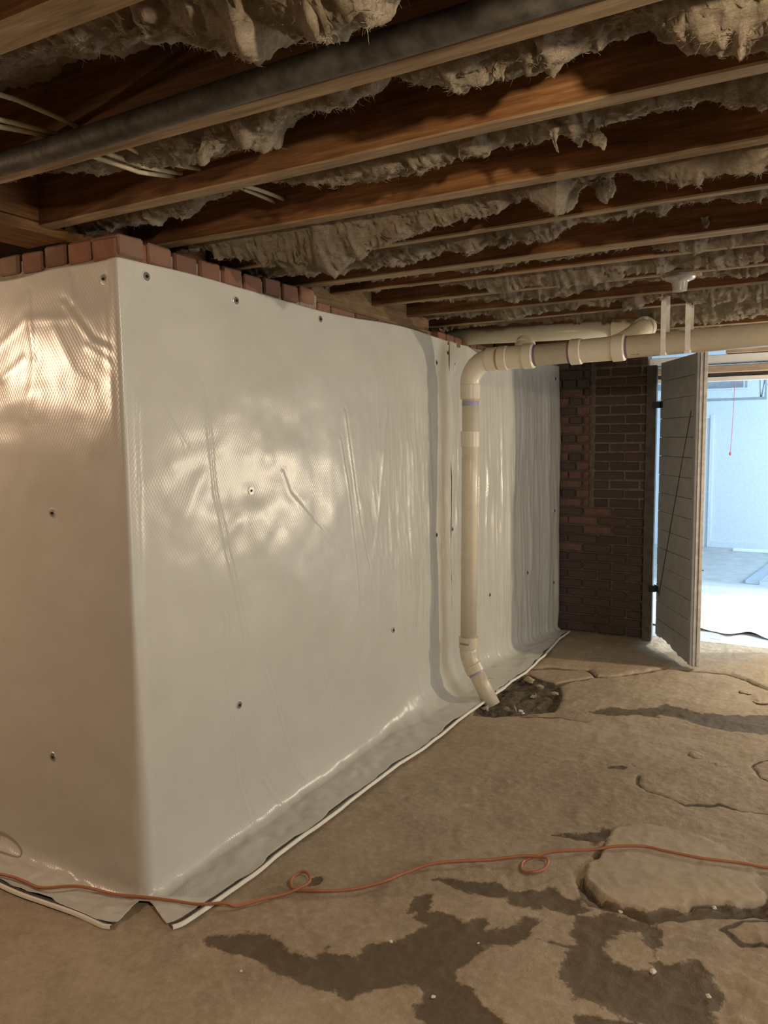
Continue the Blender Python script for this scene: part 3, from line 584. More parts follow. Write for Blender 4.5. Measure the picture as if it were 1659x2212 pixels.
# ================================================================= INSULATION
def interp_z(x, pl):
    xx = np.array([p[0] for p in pl]); zz = np.array([p[1] for p in pl]); o = np.argsort(xx); return np.interp(x, xx[o], zz[o])
BL = ['wool batt hanging in torn pink-tan lumps at the top left, before the iron pipe',
      'wool batt sagging in a ragged lip just behind the iron pipe',
      'wool batt between the orange-lit joist and the one at the brick corner',
      'thick crumpled wool batt bulging down over the long wall top',
      'wool batt in the dark bay over the third washer of the sheet',
      'thin wool strip between the broad joist and its narrow neighbour',
      'rolled grey wool batt in front of the porcelain lamp holder',
      'wool batt around the porcelain lamp holder',
      'wool batt drooping behind the strap joist',
      'wool batt in the bay over the branch elbow',
      'grey wool batt close above the high drain pipe',
      'wool batt in the bay before the far wall',
      'pinkish wool batt touching the wall above the plank door']
FM = M['ins']
def batt(k, yf, yn, pl, label, x0=-0.19, x1=3.4, fib=1700):
    x = np.concatenate([np.arange(x0, 2.05, 0.0052), np.arange(2.05, x1, 0.05)]); nv = max(20, int((yn-yf)/0.0056))
    v = np.linspace(0, 1, nv); XX, V = np.meshgrid(x, v, indexing='ij')
    wd = yn-yf; vp = min(0.9, 0.10/wd)
    sd = 100+k*31
    zl1 = interp_z(x, pl); kern = np.hanning(9); kern /= kern.sum()
    zl1 = np.convolve(np.pad(zl1, 4, mode='edge'), kern, 'valid')+0.009
    zl = np.repeat(zl1[:, None], nv, 1)
    # ragged lower lip
    rag = np.clip(fbm(XX*26, 0.0*XX, k, sd, 3)-0.05, 0, 1)*0.020+np.clip(vn(XX*75, 0.0*XX, k, sd+5)-0.35, 0, 1)*0.016
    pk = vp*(1+0.5*vn(XX*2.1, 0.0*XX, 9, sd+1))
    g = np.where(V < pk, 0.52+0.48*np.sin(np.clip(V/np.maximum(pk, 0.02), 0, 1)*np.pi/2), np.cos(np.clip((V-pk)/(1.02-pk), 0, 1)*np.pi/2)**1.25)
    top = 2.285
    Zb = top-(top-zl)*g-rag*(g > 0.75)*np.clip((g-0.75)/0.2, 0, 1)
    Yb = yf+wd*V
    # secondary fold deeper in the bay, drooping to the next joist
    f2 = np.exp(-((V-0.78)/0.16)**2)*np.clip(0.5+fbm(XX*3.2, 0*XX, 4, sd+3, 3), 0, 1)
    Zb -= 0.045*f2*(top-zl)/0.2
    am = 0.55+0.9*np.clip(0.5+fbm(XX*2.4, V, 0, sd+7, 2), 0, 1)
    a1 = ridge(XX*9+1.1*fbm(XX*6, Yb*9, 1, sd, 2), Yb*15, 0, sd+8, 3); a2 = fbm(XX*21, Yb*26, Zb*18, sd+9, 4, 0.62)
    a3 = vn(XX*90, Yb*110, Zb*80, sd+10)
    edge = np.clip(np.minimum(V, 1-V)*8, 0, 1)
    a4 = ridge(XX*34+2*a2, Yb*44, Zb*30, sd+19, 3)
    Zb += (-0.011*a1*am-0.015*a2-0.0105*a4-0.003*a3)*(0.35+0.65*edge)+0.010
    Yb += (0.020*fbm(XX*11, Zb*14, 3, sd+11, 4)+0.006*ridge(XX*40, Zb*50, 1, sd+14, 2))*edge
    Xb = XX+0.012*fbm(XX*12, Yb*16, 6, sd+12, 3)
    Yb = np.clip(Yb, yf+0.001, yn-0.001)
    Zb = np.minimum(Zb, 2.305)
    P = np.stack([Xb, Yb, Zb], -1)
    o = grid_mesh('insulation_batt', P, FM, smooth=True); tag(o, label, 'insulation', 'fiberglass batts between the joists')
    # loose fibres
    if fib:
        n = fib; ii = rng.integers(0, np.searchsorted(x, 2.05)-1, n); jj = (rng.beta(1.6, 2.6, n)*(nv-1)).astype(int)
        low = rng.random(n) < 0.5; jj = np.where(low, np.clip((vp*nv+rng.normal(0, 1.6, n)).astype(int), 0, nv-1), jj)
        p = P[ii, jj]; d = rng.normal(0, 1, (n, 3)); d[:, 2] = -np.abs(d[:, 2])*0.35; d /= np.linalg.norm(d, axis=1)[:, None]
        L = rng.uniform(0.005, 0.014, n)[:, None]; wv_ = np.cross(d, rng.normal(0, 1, (n, 3))); wv_ /= np.linalg.norm(wv_, axis=1)[:, None]
        wv_ *= rng.uniform(0.00022, 0.0006, n)[:, None]; c2 = d+rng.normal(0, 0.5, (n, 3))
        V_ = np.stack([p-wv_, p+wv_, p+d*L*0.55+wv_*.8, p+d*L*0.55-wv_*.8, p+(d*0.55+c2*0.5)*L+wv_*.3, p+(d*0.55+c2*0.5)*L-wv_*.3], 1).reshape(-1, 3)
        V_[:, 1] = np.clip(V_[:, 1], yf+0.001, yn-0.001)
        b = np.arange(n)[:, None]*6
        F = np.concatenate([b+np.array([[0, 1, 2, 3]]), b+np.array([[3, 2, 4, 5]])], 0)
        me = bpy.data.meshes.new('loose_fibers'); me.vertices.add(len(V_)); me.vertices.foreach_set('co', V_.reshape(-1).astype(np.float32))
        me.loops.add(F.size); me.loops.foreach_set('vertex_index', F.reshape(-1).astype(np.int32)); me.polygons.add(len(F)); me.polygons.foreach_set('loop_start', np.arange(0, F.size, 4, dtype=np.int32)); me.update(calc_edges=True)
        fo = link('loose_fibers', me, FM, o); fo['kind'] = 'stuff'
    return o
flat10 = [(-0.2, 2.16), (0.6, 2.12), (0.9, 2.07), (1.1, 2.10), (1.3, 2.06), (1.6, 2.08), (3, 2.1)]
flat11 = [(-0.2, 2.15), (0.7, 2.1), (1.0, 2.03), (1.2, 2.05), (1.5, 2.03), (3, 2.05)]
flat12 = [(-0.2, 2.15), (0.6, 2.05), (0.85, 1.985), (1.1, 2.0), (1.3, 2.03), (1.6, 1.995), (3, 2.0)]
PL = [BAYS[k] for k in range(10)]+[flat10, flat11, flat12]
batts = []
for k in range(13):
    yf = JY[k][1]; yn = JY[k+1][0] if k < 12 else 3.94
    pl = [(x, z) for x, z in PL[k]]
    batts.append(batt(k, yf, yn, pl, BL[k], fib=7000 if k < 5 else 3000))
# hanging tufts
def tuft(parent, base, tip, r0, seed):
    base, tip = np.array(base), np.array(tip); n, mseg = 40, 44; P = np.zeros((mseg, n+1, 3))
    d = tip-base; L = np.linalg.norm(d)
    for i in range(mseg):
        t = i/(mseg-1); c = base+d*t+np.array([0.22*L*math.sin(t*2.6+seed), 0.01*math.sin(t*3+seed), 0])
        r = r0*(1.15-0.45*t)*(1-t**5)+0.0006
        for j in range(n+1):
            a = 2*math.pi*(j % n)/n; P[i, j] = c+np.array([math.cos(a)*r, math.sin(a)*r*0.7, 0])
    q = P*38; nn = fbm(q[..., 0], q[..., 1], q[..., 2]*0.7, seed, 5, 0.72)
    cen = P[:, :n].mean(1)[:, None]; P = cen+(P-cen)*(1+1.6*nn[..., None])
    P[:, n] = P[:, 0]; P[..., 2] += 0.016*fbm(q[..., 0]*1.6, q[..., 1]*1.6, 0*q[..., 2], seed+3, 3)
    grid_mesh('wool_tuft', P, FM, parent)
TU = [(0, -.66, (1.03, 0, 2.13), (1.04, 0, 2.06), 0.030), (0, -.64, (1.08, 0, 2.13), (1.085, 0, 2.075), 0.022),
      (1, -.29, (0.62, 0, 2.10), (0.605, 0, 2.045), 0.020), (1, -.27, (1.28, 0, 2.12), (1.285, 0, 2.075), 0.014),
      (2, 0.03, (1.30, 0, 2.11), (1.29, 0, 2.055), 0.011), (2, 0.06, (1.36, 0, 2.11), (1.37, 0, 2.05), 0.015),
      (3, 0.42, (1.20, 0, 2.10), (1.19, 0, 2.045), 0.026), (3, 0.42, (1.29, 0, 2.10), (1.30, 0, 2.045), 0.020),
      (4, 0.996, (1.47, 0, 2.115), (1.47, 0, 2.078), 0.012), (4, 0.72, (0.92, 0, 2.08), (0.92, 0, 2.035), 0.022), (8, 2.1, (1.03, 0, 2.08), (1.03, 0, 2.02), 0.020), (9, 2.5, (1.06, 0, 2.1), (1.07, 0, 2.04), 0.018)]
for s_, (k, yy, a, b, r) in enumerate(TU): tuft(batts[k], (a[0], yy, a[2]), (b[0], yy, b[2]), r, s_*7+1)

# cables through the joists
def cable(pts, label, m, r=0.0042):
    t = []
    P = [np.array(p, float) for p in pts]
    for i in range(len(P)-1):
        for q in range(8):
            u = q/8.0; t.append(P[i]*(1-u)+P[i+1]*u)
    t.append(P[-1]); t = [p+np.array([0, 0, -0.0008*math.sin(i*0.4)]) for i, p in enumerate(t)]
    return tag(tube('cable', t, r, m, None, 8), label, 'cable', 'old cables threaded through the joists')
cable([(0.36, -0.70, 2.125), (0.335, -0.55, 2.150), (0.374, -0.437, 2.129), (0.40, -0.383, 2.12), (0.407, -0.25, 2.109), (0.417, -0.104, 2.129), (0.41, -0.05, 2.14), (0.40, 0.10, 2.136), (0.385, 0.25, 2.146)], 'upper pale cable crossing the top left bay', M['cable'], 0.0055)
cable([(0.30, -0.70, 2.10), (0.285, -0.55, 2.120), (0.307, -0.437, 2.126), (0.34, -0.383, 2.11), (0.375, -0.25, 2.100), (0.355, -0.104, 2.129), (0.40, -0.05, 2.135), (0.438, 0.10, 2.132), (0.419, 0.25, 2.148)], 'lower pale cable of the top left bay, beside its twin', M['cable'], 0.0055)
cable([(0.285, -0.70, 2.090), (0.272, -0.55, 2.110), (0.295, -0.437, 2.122), (0.32, -0.383, 2.10), (0.36, -0.25, 2.09), (0.335, -0.104, 2.125)], 'pale cable lowest of the three through the top left bay', M['cable'], 0.0055)
cable([(0.24, 0.86, 2.152), (0.275, 0.90, 2.140), (0.325, 0.92, 2.124), (0.364, 0.90, 2.108)], 'short white cable end sagging over the long wall', M['cable_white'], 0.0035)

# ================================================================= SHEETS
def dseg(s, z, a, b):
    vx, vy = b[0]-a[0], b[1]-a[1]; L = vx*vx+vy*vy+1e-12
    t = np.clip(((s-a[0])*vx+(z-a[1])*vy)/L, 0, 1); dx, dy = s-a[0]-t*vx, z-a[1]-t*vy
    return np.hypot(dx, dy), np.sign(vx*dy-vy*dx)
def crease(s, z, pl, amp, wdt, double=True):
    d = np.full(s.shape, 1e9); sg = np.ones(s.shape)
    for i in range(len(pl)-1):
        di, si = dseg(s, z, pl[i], pl[i+1]); c = di < d; d = np.where(c, di, d); sg = np.where(c, si, sg)
    r = amp*np.exp(-(d/wdt)**2)
    if double: r = r-0.7*amp*np.exp(-((d*sg-1.8*wdt)/wdt)**2)
    return r
CR = [([(0.342, 1.639), (0.371, 1.407), (0.388, 1.279), (0.437, 1.047), (0.49, 0.853), (0.51, 0.74)], 0.0060, 0.0085),
      ([(0.419, 0.835), (0.416, 0.617), (0.433, 0.441), (0.46, 0.204), (0.519, 0.044)], 0.0042, 0.0085),
      ([(1.231, 1.569), (1.31, 1.219), (1.346, 1.068), (1.424, 0.842)], 0.0055, 0.012),
      ([(1.19, 1.45), (1.27, 1.15), (1.31, 0.9), (1.33, 0.7)], 0.0030, 0.010),
      ([(0.635, 0.576), (0.734, 0.338), (0.819, 0.114), (0.876, 0.057)], 0.0040, 0.009),
      ([(1.048, 0.447), (1.107, 0.148)], 0.0035, 0.009), ([(0.6, 0.165), (0.691, 0.032)], 0.006, 0.010),
      ([(0.136, 1.582), (0.251, 1.44)], 0.0025, 0.009), ([(0.775, 1.326), (0.817, 1.242), (0.925, 1.15), (1.203, 0.939)], 0.0030, 0.012),
      
      ([(0.194, 1.157), (0.335, 1.34)], 0.008, 0.050), ([(0.195, 1.381), (0.407, 1.422)], 0.007, 0.050), ([(0.33, 1.06), (0.50, 1.16)], 0.006, 0.04),
      ([(2.11, 1.6), (2.13, 1.2), (2.20, 0.93), (2.275, 0.681), (2.283, 0.303), (2.314, 0.159), (2.185, 0.03)], -0.007, 0.030),
      ([(2.06, 1.1), (2.12, 0.75), (2.10, 0.45)], 0.006, 0.03), ([(1.83, 1.1), (1.87, 0.8), (1.90, 0.55)], 0.005, 0.022), ([(1.66, 0.49), (1.73, 0.20)], 0.004, 0.02),
      ([(0.041, 1.97), (0.043, 1.66), (0.030, 0.965)], -0.006, 0.010), ([(1.62, 1.6), (1.50, 0.95)], 0.004, 0.018)]
CRL = [([(-0.235, 1.87), (-0.119, 1.75), (0.005, 1.701)], 0.0055, 0.010), ([(-0.391, 1.827), (-0.365, 1.738), (-0.439, 1.536)], 0.008, 0.022),
       ([(-0.56, 1.766), (-0.412, 1.843), (-0.217, 1.827)], 0.006, 0.014), ([(-0.141, 1.738), (-0.03, 1.675)], 0.006, 0.012), ([(-0.395, 1.914), (-0.39, 1.711)], 0.004, 0.010),
       ([(-0.207, 1.95), (-0.192, 1.88)], 0.004, 0.010), ([(-0.579, 1.57), (-0.296, 1.634)], 0.008, 0.03), ([(-0.28, 1.80), (-0.20, 1.66), (-0.12, 1.62)], 0.006, 0.018),
       ([(-0.55, 1.66), (-0.44, 1.72)], 0.006, 0.014), ([(-0.06, 1.85), (-0.04, 1.55)], 0.005, 0.014)]
def disp(s, z, scr, side):
    d = 0.0065*fbm(s*2.6, z*2.6, side, 201, 2)+0.0030*fbm(s*8, z*8, side, 205, 2)
    for (a, b) in scr:
        r2 = (s-a)**2+(z-b)**2
        d = d-0.0022*np.exp(-r2/0.0012)-0.005*np.exp(-r2/0.014)
    if side == 1:
        for pl, a, wd in CR: d = d+crease(s, z, pl, a*0.42, wd*0.75, wd < 0.013)
        # loose folds towards the drain pipe
        m_ = sst(1.25, 2.0, s)*sst(1.95, 1.5, z)
        d = d+m_*(0.0055*ridge(s*6.5+0.5*z, z*1.5, 0, 211, 2)+0.002*ridge(s*24+z, z*4, 0, 214, 2))
        m2 = sst(1.2, 1.5, s)*np.exp(-((z-0.85)/0.35)**2)
        d = d+m2*0.0022*ridge(s*18+5*z, z*7-3*s, 0, 213, 3)
        # buckled area around the lit washer
        m3 = np.exp(-((s-0.6)/0.34)**2-((z-1.30)/0.17)**2)
        d = d+m3*(0.0060*vn(s*2.4, z*7.0, 0, 219)+0.0010*vn(s*7, z*14, 0, 221))
    elif side == -1:
        for pl, a, wd in CRL: d = d+crease(s, z, pl, a*0.20, wd*1.1, wd < 0.012)
        m3 = np.exp(-((s+0.33)/0.30)**2-((z-1.68)/0.16)**2)
        d = d+m3*(0.006*vn(s*4+z*2, z*6, 0, 227))
    else:
        d = d+(0.012*ridge(s*5.0, z*0.55, 0, 231, 2)+0.0065*ridge(s*14+0.6*z, z*1.3, 0, 233, 2)+0.003*ridge(s*32, z*3.0, 0, 236, 2))*sst(1.97, 1.6, z)
    return d

def make_sheet(name, s_arr, base, ztop, Rf, edge, scr, sidefn, label, cut0=None):
    """base(s, z) -> point(x,y), normal(nx,ny), flapdir, tangent shift ; rows from top to hem"""
    zr = np.arange(1.0, 0.0, -1/400.0)     # 0..1 along the upright part
    nf = 46
    S_, = np.meshgrid(s_arr, indexing='ij')
    rows = []; SS = []; ZZ = []; OO = []; RO = []
    R = Rf(s_arr); E = edge(s_arr); zt = ztop(s_arr)
    for t in zr:
        z = R+(zt-R)*t; rows.append((z, 0*z)); 
    for i in range(1, nf+1):
        t = i/nf
        # quarter bend (radius R) then flat to the hem
        Lb = R*1.2; Lf = np.maximum(E-R*0.75, 0.02); tot = Lb+Lf; q = t*tot
        inb = q < Lb; a = np.clip(q/Lb, 0, 1)*np.pi/2
        z = np.where(inb, R*(1-np.sin(a))+0.004+0*a, 0.004); o = np.where(inb, R*0.75*(1-np.cos(a)), R*0.75+(q-Lb))
        z = z+0.006*sst(0.0, 0.5, t)+(0.010*np.clip(fbm(s_arr*5, 0*s_arr+t*2, 0, 241, 3), -0.3, 1)+0.004*vn(s_arr*24, 0*s_arr+t*6, 0, 243))*math.sin(math.pi*min(1, t))**0.7
        rows.append((z, o))
    n, mm = len(s_arr), len(rows)
    Zg = np.stack([r[0] for r in rows], 1); Og = np.stack([r[1] for r in rows], 1); Sg = np.repeat(s_arr[:, None], mm, 1)
    D = sidefn(Sg, Zg); fall = np.clip(1-Og/0.05, 0, 1); D = D*fall
    px, py, nx, ny = base(Sg, Zg, Og)
    P = np.stack([px+nx*(D), py+ny*(D), Zg], -1)
    V = Zg-Og; uv = np.stack([Sg, V], -1)
    mask = np.ones((n-1, mm-1), bool)
    if cut0 is not None: mask = cut0(Sg, Og)
    return P, uv, mask

r_c = lambda z: 0.013+0.035*sst(1.0, 0.05, z)
def base_A(s, z, o):
    r = r_c(z); e = 0.010
    th = (np.clip(s/r, -1, 1)*0.5-0.5)*np.pi/2
    cx, cy = -r+e, r-e
    x = np.where(s < -r, s+e, np.where(s > r, e, cx+r*np.cos(th))); y = np.where(s < -r, -e, np.where(s > r, s-e, cy+r*np.sin(th)))
    nx = np.where(s < -r, 0.0, np.where(s > r, 1.0, np.cos(th))); ny = np.where(s < -r, -1.0, np.where(s > r, 0.0, np.sin(th)))
    rt = s >= 0
    fo = np.clip(o/0.02, 0, 1)
    x = x+np.where(rt, o, 0.12*o*np.exp(-np.abs(s)/0.1)); y = y+np.where(rt, -0.40*o*np.exp(-np.abs(s)/0.25), -o)
    return x, y, nx, ny
s_A = np.concatenate([np.arange(-1.9, -0.64, 0.02), np.arange(-0.64, 2.47, 0.0052)])
s_A = s_A-s_A[np.argmin(np.abs(s_A))]+0.0     # one column exactly on the corner
edgeR = [(-0.06, .171), (.06, .187), (.237, .207), (.411, .208), (.689, .218), (.951, .226), (1.277, .232), (1.53, .262), (1.856, .262), (2.19, .280), (2.47, .297)]
def E_A(s): return np.where(s >= 0, np.interp(s, [p[0] for p in edgeR], [p[1] for p in edgeR]), 0.152+0.008*np.sin(s*11))
def R_A(s): return np.where(s >= 0, 0.055+0.12*sst(1.45, 2.0, s)+0.05*sst(2.1, 2.4, s), 0.05)
def zt_A(s): return np.where(s >= 0, 1.984+0.006*np.sin(s*4.5)+0.012*sst(1.2, 1.9, s), 1.984-0.010*sst(0, -0.5, s)+0.003*np.sin(s*17))
SCR_R = [(0.105, 1.948), (0.524, 1.939), (1.056, 1.946), (0.575, 1.267), (0.468, 0.497), (1.654, 0.501), (2.173, 0.919), (2.381, 0.927), (2.191, 1.86), (2.345, 1.926), (2.435, 1.872)]
SCR_L = [(-0.063, 1.928), (-0.356, 1.223), (-0.41, 0.4), (-1.0, 1.93), (-1.1, 1.1)]
def side_A(s, z):
    return np.where(s >= 0.03, disp(s, z, SCR_R, 1), 0)*sst(0.03, 0.06, s)+np.where(s <= -0.02, disp(s, z, SCR_L, -1), 0)*sst(-0.02, -0.05, s)
def gap(s, k): return 0.004+0.016*np.clip(0.35+fbm(s*6, 0*s, k, 261, 3)*1.6, 0, 1)
def hem(parent, s, E, base, right):
    def curve(o, z):
        b = base(s, 0*s+0.02, o); return np.stack([b[0], b[1], z+0*s], -1)
    w1 = 0.004*vn(s*9, 0*s, 1, 271)
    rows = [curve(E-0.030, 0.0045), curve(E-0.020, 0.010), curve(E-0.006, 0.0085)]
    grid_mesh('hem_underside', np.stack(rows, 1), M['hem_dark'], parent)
    rows = [curve(E-0.0080+w1, 0.0095), curve(E-0.0075+w1, 0.0150), curve(E-0.003+w1, 0.0170), curve(E+0.0015+w1, 0.0150), curve(E+0.003+w1, 0.0055)]
    grid_mesh('hem_lip', np.stack(rows, 1), M['hem'], parent)
def cutA(Sg, Og):
    a = (Sg[:-1] < 0.002) & (Sg[1:] > -0.002)
    a = a & ((Sg[:-1] < -0.0001) & (Sg[1:] >= -0.0001))
    flap = Og[:-1, :-1] > 0.02
    return ~(a[:, :-1] & flap)
GAP = {}
P, uv, mask = make_sheet('a', s_A, base_A, zt_A, R_A, lambda s: E_A(s)-gap(s, 0)-0.010, SCR_R, side_A, '', cutA)
shA = grid_mesh('poly_sheet', P, M['sheet'], uv=uv, mask=mask)
tag(shA, 'large glossy white plastic sheet wrapped round the near wall corner', 'plastic sheet', 'white wall sheets')
sol = shA.modifiers.new('thickness', 'SOLIDIFY'); sol.thickness = 0.0012; sol.offset = -1
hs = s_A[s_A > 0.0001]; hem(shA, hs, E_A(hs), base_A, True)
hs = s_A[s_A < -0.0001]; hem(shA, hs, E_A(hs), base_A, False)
# second sheet behind the drain pipe; the wall bends outward there
tx, ty = 0.187, 1.35; tl = math.hypot(tx, ty); tx /= tl; ty /= tl
def base_B(s, z, o):
    e = 0.006; u = np.maximum(s-2.6, 0)
    bend = sst(2.5, 2.7, s)
    x = e+u*tx-0.0*u; y = np.where(s > 2.6, 2.6+u*ty, s)
    nx = np.where(s > 2.6, ty, 1.0); ny = np.where(s > 2.6, -tx, 0.0)
    return x+o*nx, y+o*ny, nx, ny
s_B = np.arange(2.36, 3.915, 0.0055)
def E_B(s): return np.interp(s, [2.36, 2.47, 2.84, 3.27, 3.7, 3.92], [.285, .297, .285, .215, .13, .105])
PB, uvB, _ = make_sheet('b', s_B, base_B, lambda s: 1.962+0*s+0.003*np.sin(s*9)+0.03*sst(2.75, 2.6, s), lambda s: 0.10-0.045*sst(3.1, 3.9, s), lambda s: E_B(s)-gap(s, 5)-0.010, [], lambda s, z: disp(s, z, [], 2), '')
# free vertical edge curls slightly
PB[:, :, 0] += (0.012*sst(3.8, 3.915, s_B)[:, None])*(1+np.sin(PB[:, :, 2]*6))*0.5
shB = grid_mesh('poly_sheet', PB, M['sheet'], uv=uvB)
tag(shB, 'narrower white plastic sheet in vertical folds behind the drain pipe', 'plastic sheet', 'white wall sheets')
sol = shB.modifiers.new('thickness', 'SOLIDIFY'); sol.thickness = 0.0012; sol.offset = -1
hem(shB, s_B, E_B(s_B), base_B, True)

# washers and screws
def disc_mesh(name, prof, m, n=20):
    v, f = [], []
    for t, r in prof:
        for j in range(n):
            a = 2*math.pi*j/n; v.append((r*math.cos(a), r*math.sin(a), t))
    for i in range(len(prof)-1):
        for j in range(n): f.append((i*n+j, i*n+(j+1) % n, (i+1)*n+(j+1) % n, (i+1)*n+j))
    f.append(tuple(range(n-1, -1, -1))); f.append(tuple((len(prof)-1)*n+j for j in range(n)))
    me = bpy.data.meshes.new(name); me.from_pydata(v, [], f); me.materials.append(m); me.update(); return me
me_rim = disc_mesh('washer', [(0, .0150), (0.0016, .0150), (0.0024, .0142), (0.0026, .0125)], M['washer_rim'])
me_was = disc_mesh('washer_plate', [(0.0020, .0125), (0.0032, .0120), (0.0036, .0055)], M['washer'])
me_scr = disc_mesh('screw_head', [(0.0034, .0048), (0.0056, .0044), (0.0058, .0026), (0.0042, .0020)], M['screw'], 6)
def washer(parent, loc, nrm, sc=1.0):
    q = Vector(nrm).to_track_quat('Z', 'Y').to_euler()
    o = link('washer', me_rim, None, parent, loc=loc, rot=q); o.scale = (sc, sc, 1)
    link('washer_plate', me_was, None, o); link('screw_head', me_scr, None, o)
def near_col(P, sarr, s, z):
    i = int(np.argmin(np.abs(sarr-s))); j = int(np.argmin(np.abs(P[i, :400, 2]-z))); return P[i, j]
for (a, b) in SCR_R:
    p = near_col(P, s_A, a+0.010, b); washer(shA, (p[0]+0.001, p[1], p[2]), (1, 0, 0), 1.12)
for (a, b) in SCR_L:
    p = near_col(P, s_A, a, b); washer(shA, (p[0], p[1]-0.001, p[2]), (0, -1, 0), 1.1)
for (a, b) in SCR_B:
    p = near_col(PB, s_B, a, b); washer(shB, (p[0]+0.001, p[1], p[2]), (ty, -tx, 0), 1.0)

# ================================================================= DRAIN PIPES
HY = 2.22
def hz(x): return 1.8605+0.0235*(x-0.3)    # centre height of the long horizontal run
VX = 0.185
dp = empty('drain_pipe', 'white drain pipe dropping from the long run to the broken floor', 'pipe', loc=(0, 0, 0))
rv = 0.0445
tube('pipe_upright', [(VX+0.004, HY, 1.78), (VX, HY, 1.2), (VX-0.010, HY, 0.33)], rv, M['pvc'], dp, 32)
lathe_along('pipe_coupling', (VX+0.002, HY, 1.485), (VX+0.001, HY, 1.400), [(0, rv), (0.0005, 0.0515), (0.083, 0.0515), (0.0835, rv)], M['pvc_fit'], dp)
# long radius elbow
c0 = np.array([VX+0.125, HY, hz(0.3)-0.128]); arc = []
for i in range(15):
    a = math.pi-(math.pi/2)*i/14; arc.append((c0[0]+0.125*math.cos(a), HY, c0[2]+0.128*math.sin(a)))
elb = [(VX+0.003, HY, 1.66)]+arc+[(0.34, HY, hz(0.34))]
rr = [0.0515]*2+[0.0515+0.006*i/13 for i in range(1, 14)]+[0.0575, 0.0575]
tube('pipe_elbow', elb, rr[:len(elb)], M['pvc_fit'], dp, 32)
lathe_along('elbow_socket', (VX+0.003, HY, 1.735), (VX+0.003, HY, 1.655), [(0, 0.0515), (0.002, 0.0545), (0.078, 0.0545), (0.080, rv)], M['pvc_fit'], dp)
lathe_along('elbow_socket', (0.285, HY, hz(0.285)), (0.335, HY, hz(0.335)), [(0, 0.056), (0.004, 0.0625), (0.052, 0.0625), (0.053, 0.054)], M['pvc_fit'], dp)
primer = tube('primer_mark', [(VX+0.003, HY, 1.646), (VX+0.003, HY, 1.622)], rv+0.0006, M['primer_blue'], dp, 32, caps=False)
# bottom bend and kicked out tail
lathe_along('bend_socket', (VX-0.010, HY, 0.352), (VX-0.010, HY, 0.285), [(0, rv), (0.001, 0.053), (0.064, 0.053), (0.068, 0.0475)], M['pvc_dirty'], dp)
kb = np.array([VX-0.010, HY, 0.235]); kd = np.array([0.50, -0.02, -0.866]); kd /= np.linalg.norm(kd)
bend = [(VX-0.010, HY, 0.30), (VX-0.010, HY, 0.262), tuple(kb+np.array([0.004, 0, 0.004])), tuple(kb+kd*0.03), tuple(kb+kd*0.06)]
tube('pipe_bend', bend, [0.0475, 0.0485, 0.0485, 0.048, 0.0475], M['pvc_dirty'], dp, 32)
lathe_along('bend_socket', kb+kd*0.045, kb+kd*0.10, [(0, 0.0475), (0.004, 0.0525), (0.046, 0.0525), (0.048, rv)], M['pvc_dirty'], dp)
tube('primer_mark', [kb+kd*0.093, kb+kd*0.104], rv+0.0008, M['primer_blue'], dp, 32, caps=False)
tube('pipe_tail', [kb+kd*0.05, kb+kd*0.17, kb+kd*0.29], rv, M['pvc_dirty'], dp, 32)
# faint printed line and marks on the upright
def curved_patch(name, cx, r, a0, a1, z0, z1, m, parent, n=6):
    v = []; f = []
    for i in range(n+1):
        a = a0+(a1-a0)*i/n
        for z in (z0, z1):
            v.append((cx+(z-1.2)*0.009+r*math.cos(a), HY+r*math.sin(a), z))
    for i in range(n): f.append((2*i, 2*i+2, 2*i+3, 2*i+1))
    return pyd(name, v, f, m, parent)
z = 1.34; random.seed(4)
a_pr = math.radians(-142)
pv = []; pf = []
while z > 0.42:
    hgt = random.choice((0.006, 0.009, 0.012, 0.020)); 
    if random.random() < 0.8:
        for s0, s1 in ((-0.05, 0.05),):
            k = len(pv); cx = VX+(z-1.2)*0.009
            for aa in (a_pr+s0, a_pr+s1):
                for zz in (z, z-hgt): pv.append((cx+(rv+0.0004)*math.cos(aa), HY+(rv+0.0004)*math.sin(aa), zz))
            pf.append((k, k+1, k+3, k+2))
    z -= hgt+0.004
pyd('printed_line', pv, pf, M['print'], dp)['kind'] = 'stuff'
v = []; f = []
for i in range(9):
    a = math.radians(-128)+i*math.radians(7); k = len(v)
    for aa in (a, a+math.radians(4.6)):
        for zz in (0.325, 0.314): v.append((VX-0.010+0.0536*math.cos(aa), HY+0.0536*math.sin(aa), zz))
    f.append((k, k+1, k+3, k+2))
pyd('stamped_mark', v, f, M['print'], dp)

# long horizontal run
hp = empty('drain_pipe', 'thick white drain pipe running level under the joists, held by two straps', 'pipe')
rh = 0.0535
P_ = lambda x: (x, HY, hz(x))
tube('pipe_run', [P_(0.33), P_(2.0), P_(4.6)], rh, M['pvc'], hp, 40)
def hub(x0, x1, r=0.0640):
    return lathe_along('pipe_socket', P_(x0), P_(x1), [(0, rh), (0.002, r), (x1-x0-0.008, r), (x1-x0-0.004, r-0.003), (x1-x0, rh+0.001)], M['pvc_fit'], hp, 40)
lathe_along('wye_body', P_(0.395), P_(0.50), [(0, rh), (0.001, 0.0595), (0.104, 0.0595), (0.105, rh)], M['pvc_fit'], hp, 40)
hub(0.352, 0.405); hub(0.486, 0.543, 0.0650)
lathe_along('primer_band', P_(0.541), P_(0.555), [(0, rh+.0006), (0.014, rh+.0006)], M['primer'], hp, 40)
lathe_along('primer_band', P_(0.718), P_(0.732), [(0, rh+.0006), (0.014, rh+.0006)], M['primer'], hp, 40)
hub(0.730, 0.788)
lathe_along('tee_body', P_(0.786), P_(0.960), [(0, rh), (0.001, 0.0575), (0.173, 0.0590), (0.174, rh)], M['pvc_fit'], hp, 40)
hub(0.936, 0.997, 0.0650)
